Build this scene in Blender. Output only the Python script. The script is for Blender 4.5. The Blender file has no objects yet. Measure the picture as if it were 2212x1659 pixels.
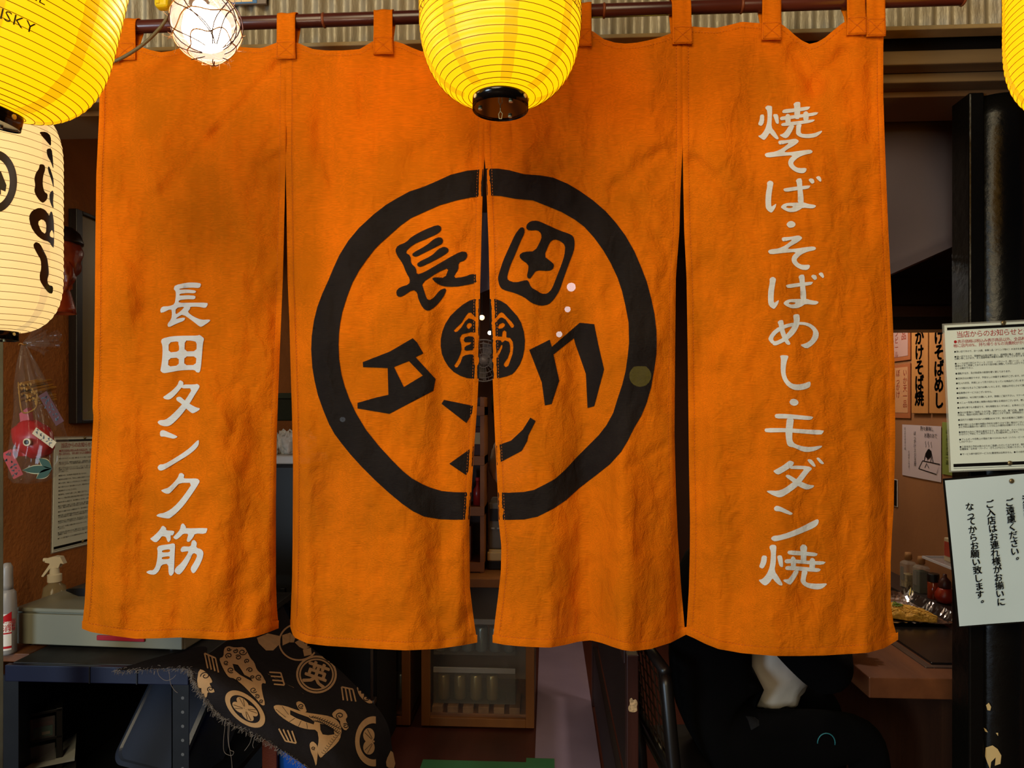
import bpy, bmesh, math, random
from math import sin, cos, pi, radians, sqrt, atan2, exp
from mathutils import Vector, Matrix, noise
from mathutils.geometry import delaunay_2d_cdt
from mathutils.bvhtree import BVHTree

random.seed(7)
SC = bpy.context.scene
COL = SC.collection

# ------------------------------------------------------------------ camera
FPX, CX, HY, EYE, YAW = 1480.0, 1106.0, 880.0, 1.5, radians(3.0)
cam_d = bpy.data.cameras.new('camera')
cam = bpy.data.objects.new('camera', cam_d)
COL.objects.link(cam)
cam.location = (0, 0, EYE)
cam.rotation_euler = (pi / 2, 0, YAW)
cam_d.sensor_width = 36
cam_d.lens = 36 * FPX / 2212
cam_d.shift_y = (HY - 829.5) / 2212
cam_d.clip_start = 0.05
SC.camera = cam

# ------------------------------------------------------------------ world, large lights, exposure
W = bpy.data.worlds.new('night_sky'); SC.world = W; W.use_nodes = True
W.node_tree.nodes['Background'].inputs[0].default_value = (0.62, 0.72, 1.0, 1)
W.node_tree.nodes['Background'].inputs[1].default_value = 0.02

def area_light(name, loc, target, size, power, color):
    l = bpy.data.lights.new(name, 'AREA'); l.shape = 'DISK'; l.size = size
    l.energy = power; l.color = color
    o = bpy.data.objects.new(name, l); COL.objects.link(o)
    o.location = loc
    o.rotation_euler = (Vector(target) - Vector(loc)).to_track_quat('-Z', 'Y').to_euler()
    return o

# lit shop fronts across the alley, behind the photographer, then an added warm fill
area_light('alley_shopfront_light', (-2.9, -1.7, 1.25), (-0.4, 1.5, 1.1), 1.2, 70, (0.66, 0.84, 1.0))
area_light('warm_fill_light', (-0.7, -2.0, 3.1), (-0.1, 1.5, 1.6), 2.4, 118, (1.0, 0.83, 0.52))  # added fill that warms and brightens the curtain top, not a known lamp
# lights inside the shop
area_light('counter_light', (1.1, 2.9, 2.15), (1.2, 2.7, 0.7), 0.25, 7.5, (1.0, 0.86, 0.70))
area_light('shop_ceiling_light', (0.3, 3.8, 2.5), (0.2, 3.5, 0), 0.5, 5, (1.0, 0.80, 0.62))
area_light('shop_back_light', (-0.7, 4.3, 2.45), (-0.5, 3.8, 0), 0.5, 4, (1.0, 0.78, 0.56))

SC.view_settings.view_transform = 'Standard'
SC.view_settings.look = 'None'
SC.view_settings.gamma = 1.0
SC.view_settings.use_curve_mapping = False
SC.view_settings.exposure = 0.0
SC.cycles.max_bounces = 6; SC.cycles.diffuse_bounces = 3; SC.cycles.glossy_bounces = 3
SC.cycles.transmission_bounces = 4; SC.cycles.transparent_max_bounces = 8
SC.cycles.use_adaptive_sampling = True; SC.cycles.adaptive_threshold = 0.03
SC.cycles.caustics_reflective = False; SC.cycles.caustics_refractive = False

# ------------------------------------------------------------------ helpers
def ray(px, py):
    u = (px - CX) / FPX; v = (py - HY) / FPX
    return Vector((-sin(YAW) + cos(YAW) * u, cos(YAW) + sin(YAW) * u, -v))
CAMP = Vector((0, 0, EYE))
def at(px, py, Y):
    d = ray(px, py); return CAMP + d * (Y / d.y)
def atx(px, py, X):
    d = ray(px, py); return CAMP + d * (X / d.x)
def atz(px, py, Z):
    d = ray(px, py); return CAMP + d * ((Z - EYE) / d.z)

def lin(c):
    return tuple(((v / 255) / 12.92 if v / 255 <= 0.04045 else ((v / 255 + 0.055) / 1.055) ** 2.4) for v in c)

MATS = {}
def mat(name, col, rough=0.6, metal=0.0, var=0.0, vscale=8.0, bump=0.0, bscale=60.0, spec=0.4,
        emit=None, estr=1.0, trans=0.0, alpha=1.0, ior=1.45, stretch=(1, 1, 1), col2=None, coat=0.0):
    """procedural principled material: colour varied by object-space noise, fine relief by noise bump"""
    if name in MATS: return MATS[name]
    m = bpy.data.materials.new(name); m.use_nodes = True
    nt = m.node_tree; b = nt.nodes['Principled BSDF']
    c = lin(col)
    b.inputs['Base Color'].default_value = (*c, 1)
    b.inputs['Roughness'].default_value = rough
    b.inputs['Metallic'].default_value = metal
    b.inputs['Specular IOR Level'].default_value = spec
    b.inputs['IOR'].default_value = ior
    b.inputs['Transmission Weight'].default_value = trans
    b.inputs['Alpha'].default_value = alpha
    b.inputs['Coat Weight'].default_value = coat
    if emit:
        b.inputs['Emission Color'].default_value = (*emit, 1); b.inputs['Emission Strength'].default_value = estr
    if var or bump or col2:
        tc = nt.nodes.new('ShaderNodeTexCoord'); mp = nt.nodes.new('ShaderNodeMapping')
        mp.inputs['Scale'].default_value = stretch
        nt.links.new(tc.outputs['Object'], mp.inputs['Vector'])
    if var or col2:
        n = nt.nodes.new('ShaderNodeTexNoise'); n.inputs['Scale'].default_value = vscale; n.inputs['Detail'].default_value = 6
        nt.links.new(mp.outputs[0], n.inputs['Vector'])
        r = nt.nodes.new('ShaderNodeValToRGB')
        r.color_ramp.elements[0].position = 0.32; r.color_ramp.elements[1].position = 0.68
        k2 = lin(col2) if col2 else tuple(min(1, v * (1 + var)) for v in c)
        k1 = c if col2 else tuple(v * (1 - var) for v in c)
        r.color_ramp.elements[0].color = (*k1, 1); r.color_ramp.elements[1].color = (*k2, 1)
        nt.links.new(n.outputs['Fac'], r.inputs['Fac']); nt.links.new(r.outputs['Color'], b.inputs['Base Color'])
    if bump:
        n2 = nt.nodes.new('ShaderNodeTexNoise'); n2.inputs['Scale'].default_value = bscale; n2.inputs['Detail'].default_value = 8
        nt.links.new(mp.outputs[0], n2.inputs['Vector'])
        bp = nt.nodes.new('ShaderNodeBump'); bp.inputs['Strength'].default_value = bump; bp.inputs['Distance'].default_value = 0.01
        nt.links.new(n2.outputs['Fac'], bp.inputs['Height']); nt.links.new(bp.outputs['Normal'], b.inputs['Normal'])
    MATS[name] = m
    return m

def wood(name, c1, c2, axis='z', rough=0.5, scale=14, spec=0.4, coat=0.0):
    st = {'x': (0.12, 1, 1), 'y': (1, 0.12, 1), 'z': (1, 1, 0.12)}[axis]
    return mat(name, c1, rough, 0, 0.0, scale, 0.12, 40, spec, stretch=st, col2=c2, coat=coat)

class MB:
    """collects simple shapes; build() links them as one mesh object"""
    def __init__(self): self.v = []; self.f = []
    def add(self, vs, fs, M=None):
        o = len(self.v)
        for p in vs:
            p = Vector(p); self.v.append(M @ p if M else p)
        self.f += [tuple(i + o for i in f) for f in fs]
        return self
    def box(self, x0, x1, y0, y1, z0, z1, bev=0.0, M=None, seg=2):
        bm = bmesh.new(); bmesh.ops.create_cube(bm, size=1)
        for v in bm.verts:
            v.co = Vector(((x0 + x1) / 2 + v.co.x * (x1 - x0), (y0 + y1) / 2 + v.co.y * (y1 - y0), (z0 + z1) / 2 + v.co.z * (z1 - z0)))
        if bev: bmesh.ops.bevel(bm, geom=list(bm.edges), offset=bev, segments=seg, profile=0.5, affect='EDGES')
        bm.verts.index_update()
        self.add([v.co.copy() for v in bm.verts], [[v.index for v in f.verts] for f in bm.faces], M); bm.free()
        return self
    def lathe(self, prof, seg=32, c=(0, 0, 0), M=None, sx=1, sy=1):
        vs, fs = [], []
        for (r, z) in prof:
            for k in range(seg):
                a = 2 * pi * k / seg; vs.append((c[0] + sx * r * cos(a), c[1] + sy * r * sin(a), c[2] + z))
        for i in range(len(prof) - 1):
            for k in range(seg):
                k2 = (k + 1) % seg
                fs.append((i * seg + k, i * seg + k2, (i + 1) * seg + k2, (i + 1) * seg + k))
        if prof[0][0] > 1e-5: fs.append(tuple(range(seg - 1, -1, -1)))
        if prof[-1][0] > 1e-5: fs.append(tuple((len(prof) - 1) * seg + k for k in range(seg)))
        return self.add(vs, fs, M)
    def sphere(self, c, r, seg=20, rings=12, s=(1, 1, 1), M=None):
        prof = [(max(1e-6, r * sin(pi * i / rings)), -r * cos(pi * i / rings)) for i in range(rings + 1)]
        vs = []; b = MB(); b.lathe(prof, seg)
        for p in b.v: vs.append((c[0] + p.x * s[0], c[1] + p.y * s[1], c[2] + p.z * s[2]))
        return self.add(vs, b.f, M)
    def tube(self, pts, r, seg=8, closed=False, M=None, cap=True):
        pts = [Vector(p) for p in pts]; n = len(pts)
        rs = r if isinstance(r, (list, tuple)) else [r] * n
        vs, fs = [], []; up = None
        for i, p in enumerate(pts):
            a = pts[(i - 1) % n] if (closed or i) else p
            b = pts[(i + 1) % n] if (closed or i < n - 1) else p
            t = (b - a).normalized() if (b - a).length > 1e-9 else Vector((0, 0, 1))
            if up is None:
                up = t.cross(Vector((0.3, 0.2, 1))); up = up if up.length > 1e-3 else t.cross(Vector((1, 0, 0)))
            up = (up - t * up.dot(t)).normalized(); w = t.cross(up)
            for k in range(seg):
                an = 2 * pi * k / seg; vs.append(p + (up * cos(an) + w * sin(an)) * rs[i])
        m = n if closed else n - 1
        for i in range(m):
            j = (i + 1) % n
            for k in range(seg):
                k2 = (k + 1) % seg; fs.append((i * seg + k, i * seg + k2, j * seg + k2, j * seg + k))
        if not closed and cap: fs.append(tuple(range(seg - 1, -1, -1))); fs.append(tuple((n - 1) * seg + k for k in range(seg)))
        return self.add(vs, fs, M)
    def prism(self, poly, a, b, M=None):
        """polygon of (x,z) extruded in y from a to b"""
        n = len(poly); vs = [(p[0], a, p[1]) for p in poly] + [(p[0], b, p[1]) for p in poly]
        fs = [tuple(range(n)), tuple(range(2 * n - 1, n - 1, -1))] + [(i, i + n, (i + 1) % n + n, (i + 1) % n) for i in range(n)]
        return self.add(vs, fs, M)
    def grid(self, fn, nu, nv, M=None):
        vs = [fn(i / nu, j / nv) for j in range(nv + 1) for i in range(nu + 1)]
        fs = [(j * (nu + 1) + i, j * (nu + 1) + i + 1, (j + 1) * (nu + 1) + i + 1, (j + 1) * (nu + 1) + i) for j in range(nv) for i in range(nu)]
        return self.add(vs, fs, M)
    def mesh(self, name, m=None, smooth=False):
        me = bpy.data.meshes.new(name); me.from_pydata([tuple(p) for p in self.v], [], self.f); me.update()
        if smooth: me.polygons.foreach_set('use_smooth', [True] * len(me.polygons))
        if m: me.materials.append(m)
        return me
    def build(self, name, m, parent=None, smooth=False, local=False, label=None):
        o = bpy.data.objects.new(name, self.mesh(name, m, smooth)); COL.objects.link(o)
        if parent is not None: attach(o, parent, local)
        if label: o['label'] = label
        return o

def attach(o, parent, local=False):
    o.parent = parent
    if not local and parent.parent is None:   # vertices are given in world space: cancel the root's offset
        o.matrix_parent_inverse = Matrix.Translation(-Vector(parent.location))
def thing(name, label, cat, loc=(0, 0, 0), group=None):
    o = bpy.data.objects.new(name, None); COL.objects.link(o); o.empty_display_size = 0.05
    o.location = loc; tag(o, label, cat, group); return o
def tag(o, label, cat, group=None):
    o['label'] = label; o['category'] = cat
    if group: o['group'] = group
    return o
def struct(o): o['kind'] = 'structure'; return o
def frame(O, ex, ez):
    """local frame on a flat thing: x right, z up, -y out towards the viewer"""
    ex = Vector(ex).normalized(); ez = Vector(ez); ez = (ez - ex * ez.dot(ex)).normalized(); ey = ez.cross(ex)
    return Matrix(((ex.x, ey.x, ez.x, O[0]), (ex.y, ey.y, ez.y, O[1]), (ex.z, ey.z, ez.z, O[2]), (0, 0, 0, 1)))

def pip(x, y, poly):
    ins = False; n = len(poly); j = n - 1
    for i in range(n):
        xi, yi = poly[i][0], poly[i][1]; xj, yj = poly[j][0], poly[j][1]
        if (yi > y) != (yj > y) and x < (xj - xi) * (y - yi) / (yj - yi) + xi: ins = not ins
        j = i
    return ins
def chaikin(p):
    out = []; n = len(p)
    for i in range(n):
        a, b = p[i], p[(i + 1) % n]
        L = math.hypot(b[0] - a[0], b[1] - a[1])
        if L < 1e-9: continue
        k = 0.22
        out.append((a[0] + (b[0] - a[0]) * k, a[1] + (b[1] - a[1]) * k)); out.append((a[0] + (b[0] - a[0]) * (1 - k), a[1] + (b[1] - a[1]) * (1 - k)))
    return out
def fill(polys, step):
    """triangulate polygons (even-odd, first outline plus holes) with interior points every `step`"""
    V, E = [], []
    for p in polys:
        # resample long edges
        q = []
        for i in range(len(p)):
            a, b = p[i], p[(i + 1) % len(p)]; L = math.hypot(b[0] - a[0], b[1] - a[1]); n = max(1, int(L / step))
            q += [(a[0] + (b[0] - a[0]) * k / n, a[1] + (b[1] - a[1]) * k / n) for k in range(n)]
        o = len(V); V += q; E += [(o + i, o + (i + 1) % len(q)) for i in range(len(q))]
    xs = [p[0] for p in V]; ys = [p[1] for p in V]
    x = min(xs) + step / 2
    while x < max(xs):
        y = min(ys) + step / 2
        while y < max(ys):
            c = sum(pip(x, y, p) for p in polys)
            if c % 2 == 1: V.append((x, y))
            y += step
        x += step
    r = delaunay_2d_cdt([Vector(v) for v in V], E, [], 0, 1e-4)
    vs = r[0]; fs = []
    for f in r[2]:
        cx_ = sum(vs[i][0] for i in f) / len(f); cy_ = sum(vs[i][1] for i in f) / len(f)
        if sum(pip(cx_, cy_, p) for p in polys) % 2 == 1: fs.append(tuple(f))
    return [(v[0], v[1]) for v in vs], fs
def stroke(pts, w):
    """outline of a brush stroke through pts; w one width or one per point"""
    n = len(pts); ws = w if isinstance(w, (list, tuple)) else [w] * n
    L, R = [], []
    for i in range(n):
        a = pts[max(0, i - 1)]; b = pts[min(n - 1, i + 1)]
        dx, dy = b[0] - a[0], b[1] - a[1]; l = math.hypot(dx, dy) or 1
        nx, ny = -dy / l * ws[i] / 2, dx / l * ws[i] / 2
        L.append((pts[i][0] + nx, pts[i][1] + ny)); R.append((pts[i][0] - nx, pts[i][1] - ny))
    return L + R[::-1]
def ell(cx, cy, rx, ry, n=28, rot=0.0):
    return [(cx + rx * cos(2 * pi * k / n) * cos(rot) - ry * sin(2 * pi * k / n) * sin(rot), cy + rx * cos(2 * pi * k / n) * sin(rot) + ry * sin(2 * pi * k / n) * cos(rot)) for k in range(n)]
def interp(pts, y, ky=1, kx=0):
    """piecewise-linear lookup in a list of points sorted by coordinate ky"""
    if y <= pts[0][ky]: return pts[0][kx]
    for a, b in zip(pts, pts[1:]):
        if y <= b[ky]:
            t = (y - a[ky]) / (b[ky] - a[ky]); t2 = t
            return a[kx] + (b[kx] - a[kx]) * t2
    return pts[-1][kx]
def smooth_curve(pts, n):
    """Catmull-Rom through 3-D or 2-D points"""
    P = [Vector(p) for p in pts]; out = []
    for i in range(len(P) - 1):
        p0 = P[max(0, i - 1)]; p1 = P[i]; p2 = P[i + 1]; p3 = P[min(len(P) - 1, i + 2)]
        for k in range(n):
            t = k / n
            out.append(0.5 * ((2 * p1) + (p2 - p0) * t + (2 * p0 - 5 * p1 + 4 * p2 - p3) * t * t + (3 * p1 - p0 - 3 * p2 + p3) * t ** 3))
    out.append(P[-1]); return out
def decal(name, outlines, surf, m, parent, step=9.0, label=None):
    """flat print on a surface: outlines is a list of polygon groups in picture units, surf maps them to the surface"""
    mb = MB()
    for g in outlines:
        vs, fs = fill(g, step)
        pts = [surf(x, y) for x, y in vs]
        mb.add(pts, fs)
    return mb.build(name, m, parent, smooth=True, label=label)

# ---- lettering from Blender's own interface font
GL = {}
def glyph(ch):
    if ch in GL: return GL[ch]
    cu = bpy.data.curves.new('glyph', 'FONT'); cu.body = ch; cu.size = 1.0; cu.resolution_u = 2; cu.fill_mode = 'FRONT'
    o = bpy.data.objects.new('glyph', cu); COL.objects.link(o)
    dg = bpy.context.evaluated_depsgraph_get(); dg.update()
    me = bpy.data.meshes.new_from_object(o.evaluated_get(dg))
    g = ([(v.co.x, v.co.y) for v in me.vertices], [tuple(p.vertices) for p in me.polygons])
    bpy.data.objects.remove(o); bpy.data.curves.remove(cu); bpy.data.meshes.remove(me)
    GL[ch] = g; return g
def _em():
    v, f = glyph('国')
    xs = [p[0] for p in v]; ys = [p[1] for p in v]
    return (min(xs), max(xs), min(ys), max(ys))
EMB = None
def text_line(mb, s, x, z, h, M, off=-0.0006, squeeze=1.0, rot=0.0):
    """write s left to right from (x,z) (lower left); h is the height of a full-width character"""
    global EMB
    if EMB is None: EMB = _em()
    k = h / (EMB[3] - EMB[2])
    for ch in s:
        wide = ord(ch) > 0x2000
        if ch not in ' \u3000':
            v, f = glyph(ch)
            if v:
                ox = 0.0
                vs = [((p[0]) * k * squeeze + x, off, (p[1] - EMB[2]) * k + z) for p in v]
                mb.add(vs, f, M)
        adv = 1.06 * h if wide else 0.62 * h
        if not wide and ch not in ' ':
            vx = glyph(ch)[0]
            if vx: adv = (max(p[0] for p in vx) + 0.07) * k
        x += adv * squeeze
    return x
def text_col(mb, s, x, z, h, M, off=-0.0006, pitch=1.08, lean=0.0, jit=0.0):
    """write s top to bottom; (x,z) is the top centre"""
    global EMB
    if EMB is None: EMB = _em()
    k = h / (EMB[3] - EMB[2]); mid = (EMB[0] + EMB[1]) / 2
    for i, ch in enumerate(s):
        if ch not in ' \u3000':
            v, f = glyph(ch); sh = 0.0; sv = 0.0
            if ch in '。、': sh = 0.55; sv = 0.45
            a = random.uniform(-jit, jit)
            vs = []
            for p in v:
                qx, qz = (p[0] - mid) * k + sh * h, (p[1] - EMB[2]) * k - h + sv * h
                vs.append((x + qx * cos(a) - qz * sin(a), off, z + qx * sin(a) + qz * cos(a)))
            mb.add(vs, f, M)
        z -= pitch * h * (0.8 if ch in 'っ。、' else 1); x += lean * h
    return z

# ================================================================== the setting
XL, XR, YB, ZC = -1.62, 1.53, 5.2, 2.62
m_floor = wood('floor_wood', (86, 44, 34), (66, 34, 26), 'y', 0.35, 9, 0.5)
m_clay = mat('clay_wall', (150, 92, 42), 0.9, var=0.18, vscale=5, bump=0.35, bscale=70)
m_rwall = mat('right_wall_board', (132, 86, 50), 0.75, var=0.12, vscale=3, bump=0.05)
m_dark = mat('dark_stained_wood', (34, 22, 14), 0.45, var=0.25, vscale=12, stretch=(0.1, 1, 1))
m_black = mat('black_lacquer_wood', (12, 11, 9), 0.3, bump=0.2, bscale=35, spec=0.35)
m_ceil = mat('ceiling_board', (70, 48, 30), 0.8, var=0.1)
m_trimw = wood('weathered_trim', (126, 104, 70), (92, 74, 48), 'x', 0.6, 10)
m_soff = mat('soffit_board', (112, 84, 52), 0.7, var=0.08, vscale=2)

struct(MB().box(-3.0, 3.0, -3.5, 6.0, -0.05, 0).build('floor', m_floor))
struct(MB().box(XL, XR, 1.9, YB, ZC, ZC + 0.04).build('ceiling', m_ceil))
struct(MB().box(XL - 0.06, XL, 1.56, YB, 0, ZC).build('wall_left', m_clay))
struct(MB().box(XR, XR + 0.06, 1.76, YB, 0, ZC).build('wall_right', m_rwall))
struct(MB().box(XL, XR, YB, YB + 0.06, 0, ZC).build('wall_back', mat('back_wall', (74, 42, 24), 0.8, var=0.15, vscale=3)))

# corrugated cladding above the opening
m_corr = mat('galvanised_sheet', (176, 168, 148), 0.5, 0.35, vscale=30, bump=0.25, bscale=220, spec=0.5, col2=(140, 128, 106), stretch=(1, 1, 0.25))
def corr(u, v):
    x = -3.0 + 6.0 * u
    return (x, 1.622 + 0.0085 * sin(2 * pi * x / 0.0385), 2.368 + 0.75 * v + 0.002 * sin(x * 9))
struct(MB().grid(corr, 1500, 3).build('wall_front', m_corr, smooth=True))
struct(MB().box(-3.0, 3.0, 1.602, 1.64, 2.358, 2.368, 0.002).build('trim_1', mat('ledge_wood', (150, 128, 84), 0.6, var=0.15, vscale=20)))
struct(MB().box(-3.0, 3.0, 1.69, 1.76, 2.335, 2.80, 0.003).build('trim_2', mat('lintel_black', (22, 18, 14), 0.5)))
struct(MB().box(-3.0, 3.0, 1.655, 1.70, 2.305, 2.338, 0.003).build('trim_3', m_trimw))
struct(MB().box(-3.0, 3.0, 1.70, 1.75, 2.283, 2.306, 0.003).build('trim_4', m_trimw))
struct(MB().box(-3.0, 3.0, 1.75, 1.90, 2.270, 2.286, 0.002).build('trim_5', m_soff))
struct(MB().box(-3.0, 3.0, 1.88, 1.92, 2.286, ZC + 0.04, 0).build('trim_6', m_dark))
struct(MB().box(-3.0, XL - 0.06, 1.60, 1.66, 0, 2.36).build('wall_front_left', m_clay))
struct(MB().box(1.95, 3.0, 1.80, 1.86, 0, 2.27).build('wall_front_right', m_dark))
# slim pale metal door jamb at the left of the opening
p1 = at(9, 800, 1.56)
struct(MB().box(p1.x - 0.05, p1.x, 1.50, 1.56, 0, 2.30, 0.004).build('trim_7', mat('jamb_metal', (150, 158, 148), 0.45, 0.3, var=0.12, vscale=20)))

# black pillar with jamb at the right, dark panelled screen behind it
pl = thing('timber_pillar', 'glossy black painted timber pillar carrying the paper notices', 'pillar', at(2140, 1500, 1.74).to_tuple()[:2] + (0,))
jx = at(2055, 900, 1.81).x
MB().box(jx, jx + 0.036, 1.735, 1.81, 0, 2.272, 0.004).build('jamb', m_black, pl)
c = at(2143, 900, 1.80)
prof = [(0.068 + 0.0015 * sin(z * 7) + 0.001 * sin(z * 23), z) for z in [i * 0.06 for i in range(38)]] + [(0.066, 2.27)]
MB().lathe(prof, 40, (c.x, c.y, 0)).build('post', m_black, pl, smooth=True)
m_chip = mat('bare_wood_chip', (206, 176, 120), 0.8, var=0.1)
def chip(poly):
    def sf(x, y):
        d = ray(x, y); o = CAMP
        # hit the round post
        dx, dy = d.x, d.y; fx, fy = o.x - c.x, o.y - c.y
        A = dx * dx + dy * dy; B = 2 * (fx * dx + fy * dy); Cc = fx * fx + fy * fy - 0.0705 ** 2
        q = B * B - 4 * A * Cc
        t = (-B - sqrt(max(0, q))) / (2 * A); return o + d * t
    decal('paint_chip', [[poly]], sf, m_chip, pl, 5, label='bare wood where black paint has chipped off')
chip([(2130, 1523), (2136, 1518), (2141, 1527), (2139, 1535), (2133, 1534)])
chip([(x + 9, y) for x, y in [(2120, 1615), (2135, 1610), (2146, 1618), (2154, 1632), (2152, 1650), (2140, 1654), (2142, 1636), (2132, 1646), (2130, 1662), (2124, 1648), (2119, 1634)]])
chip([(2125, 1572), (2130, 1575), (2134, 1582), (2128, 1580)])
chip([(2151, 1583), (2156, 1583), (2156, 1590)])
a = at(2178, 900, 1.78)
scr = thing('panel_screen', 'dark brown panelled screen beside the black pillar', 'screen', (a.x + 0.25, 1.84, 0))
MB().box(a.x, 1.95, 1.825, 1.85, 0, 2.272, 0.003).build('board', m_dark, scr)
for k in range(4):
    MB().box(a.x + 0.005 + k * 0.16, a.x + 0.035 + k * 0.16, 1.80, 1.83, 0, 2.27, 0.004).build('stile', wood('screen_stile', (60, 34, 24), (44, 24, 16), 'z', 0.4), scr)

# ================================================================== noren curtain
def linen(name, col, col2, trl=0.3, rough=0.9, bump=0.5, transp=0.025):
    m = bpy.data.materials.new(name); m.use_nodes = True; nt = m.node_tree; N = nt.nodes; L = nt.links
    b = N['Principled BSDF']; b.inputs['Roughness'].default_value = rough; b.inputs['Specular IOR Level'].default_value = 0.04
    tc = N.new('ShaderNodeTexCoord')
    def nz(scale, st, det=4):
        mp = N.new('ShaderNodeMapping'); mp.inputs['Scale'].default_value = st; L.new(tc.outputs['Object'], mp.inputs['Vector'])
        n = N.new('ShaderNodeTexNoise'); n.inputs['Scale'].default_value = scale; n.inputs['Detail'].default_value = det; L.new(mp.outputs[0], n.inputs['Vector']); return n
    weft = nz(700, (0.06, 1, 1), 0); slub = nz(55, (1, 1, 0.08), 1); mott = nz(7, (1, 1, 1), 2)
    def mth(op, a, bb):
        q = N.new('ShaderNodeMath'); q.operation = op
        for i, s in enumerate((a, bb)):
            if isinstance(s, (int, float)): q.inputs[i].default_value = s
            else: L.new(s, q.inputs[i])
        return q.outputs[0]
    tone = mth('ADD', mth('MULTIPLY', weft.outputs['Fac'], 0.28), mth('ADD', mth('MULTIPLY', slub.outputs['Fac'], 0.14), mth('MULTIPLY', mott.outputs['Fac'], 0.58)))
    r = N.new('ShaderNodeValToRGB'); r.color_ramp.elements[0].position = 0.38; r.color_ramp.elements[1].position = 0.66
    r.color_ramp.elements[0].color = (*col2, 1); r.color_ramp.elements[1].color = (*col, 1)
    L.new(tone, r.inputs['Fac']); L.new(r.outputs['Color'], b.inputs['Base Color'])
    wr = nz(22, (1.3, 1, 0.8), 3); wr.inputs['Distortion'].default_value = 0.6
    h = mth('ADD', mth('MULTIPLY', weft.outputs['Fac'], 0.16), mth('MULTIPLY', wr.outputs['Fac'], 1.3))
    bp = N.new('ShaderNodeBump'); bp.inputs['Strength'].default_value = bump; bp.inputs['Distance'].default_value = 0.013
    L.new(h, bp.inputs['Height']); L.new(bp.outputs['Normal'], b.inputs['Normal'])
    t = N.new('ShaderNodeBsdfTranslucent'); L.new(r.outputs['Color'], t.inputs['Color'])
    mx = N.new('ShaderNodeMixShader'); mx.inputs[0].default_value = trl
    L.new(b.outputs[0], mx.inputs[1]); L.new(t.outputs[0], mx.inputs[2])
    if not transp:
        L.new(mx.outputs[0], N['Material Output'].inputs[0]); return m
    # open weave lets a little of what is behind show
    tr = N.new('ShaderNodeBsdfTransparent'); mx2 = N.new('ShaderNodeMixShader'); mx2.inputs[0].default_value = transp
    L.new(mx.outputs[0], mx2.inputs[1]); L.new(tr.outputs[0], mx2.inputs[2]); L.new(mx2.outputs[0], N['Material Output'].inputs[0])
    return m
m_orange = linen('orange_linen', (0.89, 0.190, 0.004), (0.60, 0.145, 0.003), trl=0.22)
m_orange2 = linen('orange_linen_close', (0.89, 0.190, 0.004), (0.60, 0.145, 0.003), trl=0.22, transp=0)
m_hem = linen('orange_linen_hem', (0.86, 0.195, 0.004), (0.58, 0.140, 0.003), trl=0.20, bump=0.3, transp=0)
m_wprint = linen('white_print', (0.78, 0.81, 0.82), (0.68, 0.71, 0.72), trl=0.2, bump=0.3, transp=0)
m_kprint = linen('black_print', (0.016, 0.014, 0.013), (0.010, 0.009, 0.009), trl=0.02, rough=0.7, bump=0.4, transp=0.05)
m_thread = mat('orange_thread', (196, 92, 8), 0.8)
m_thread2 = mat('hem_thread', (190, 96, 14), 0.8)

TOP = [(216, 124), (250, 116), (295, 98), (304, 101), (325, 108), (348, 113), (370, 110), (392, 103), (440, 99), (480, 101), (516, 101), (540, 103), (563, 104), (580, 99), (597, 92), (642, 92), (658, 99), (676, 106), (704, 109), (740, 109), (777, 106), (792, 97), (805, 89), (853, 89), (870, 94), (885, 101), (910, 111), (950, 112), (985, 100), (1032, 100), (1060, 110), (1120, 110), (1180, 102), (1236, 68), (1279, 66), (1305, 85), (1328, 92), (1351, 94), (1376, 92), (1401, 87), (1428, 80), (1452, 71), (1474, 60), (1495, 57), (1520, 59), (1548, 60), (1575, 54), (1602, 47), (1641, 50), (1687, 51), (1702, 62), (1717, 76), (1733, 88), (1749, 95), (1765, 91), (1781, 82), (1802, 64), (1822, 48), (1868, 50), (1909, 74)]
BOT = [[(177, 1358), (195, 1365), (217, 1369), (255, 1375), (294, 1380), (340, 1379), (389, 1377), (440, 1380), (489, 1383), (520, 1380), (552, 1375), (580, 1366), (602, 1357)],
       [(627, 1354), (630, 1368), (636, 1377), (663, 1390), (705, 1395), (753, 1398), (815, 1402), (875, 1405), (942, 1402), (1000, 1394), (1031, 1388)],
       [(1064, 1388), (1090, 1393), (1121, 1396), (1155, 1398), (1189, 1399), (1222, 1393), (1250, 1386), (1276, 1383), (1300, 1389), (1325, 1398), (1345, 1404), (1365, 1407), (1406, 1402), (1450, 1388), (1482, 1371)],
       [(1482, 1371), (1498, 1378), (1524, 1391), (1552, 1402), (1603, 1411), (1673, 1417), (1725, 1417), (1779, 1416), (1828, 1413), (1876, 1410), (1911, 1400), (1940, 1382)]]
EL = [[(216, 124), (214, 250), (208, 380), (206, 520), (205, 650), (203, 800), (200, 880), (202, 900), (196, 1000), (190, 1100), (188, 1200), (183, 1300), (177, 1358)],
      [(619, 100), (617, 345), (619, 450), (621, 600), (625, 690), (627, 769), (631, 900), (633, 1010), (632, 1178), (631, 1251), (629, 1300), (627, 1354)],
      [(1046, 105), (1046.5, 341), (1049, 362), (1052, 436), (1055.7, 533), (1058, 641), (1062, 738), (1064, 812), (1067, 890), (1070, 957), (1075, 1063), (1077, 1123), (1083, 1180), (1082, 1234), (1076, 1288), (1069, 1342), (1064, 1388)],
      [(1474, 60), (1474.5, 313), (1476, 400), (1478, 500), (1483, 600), (1486, 793), (1488, 986), (1490.5, 1130), (1490, 1200), (1488, 1275), (1482, 1371)]]
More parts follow.
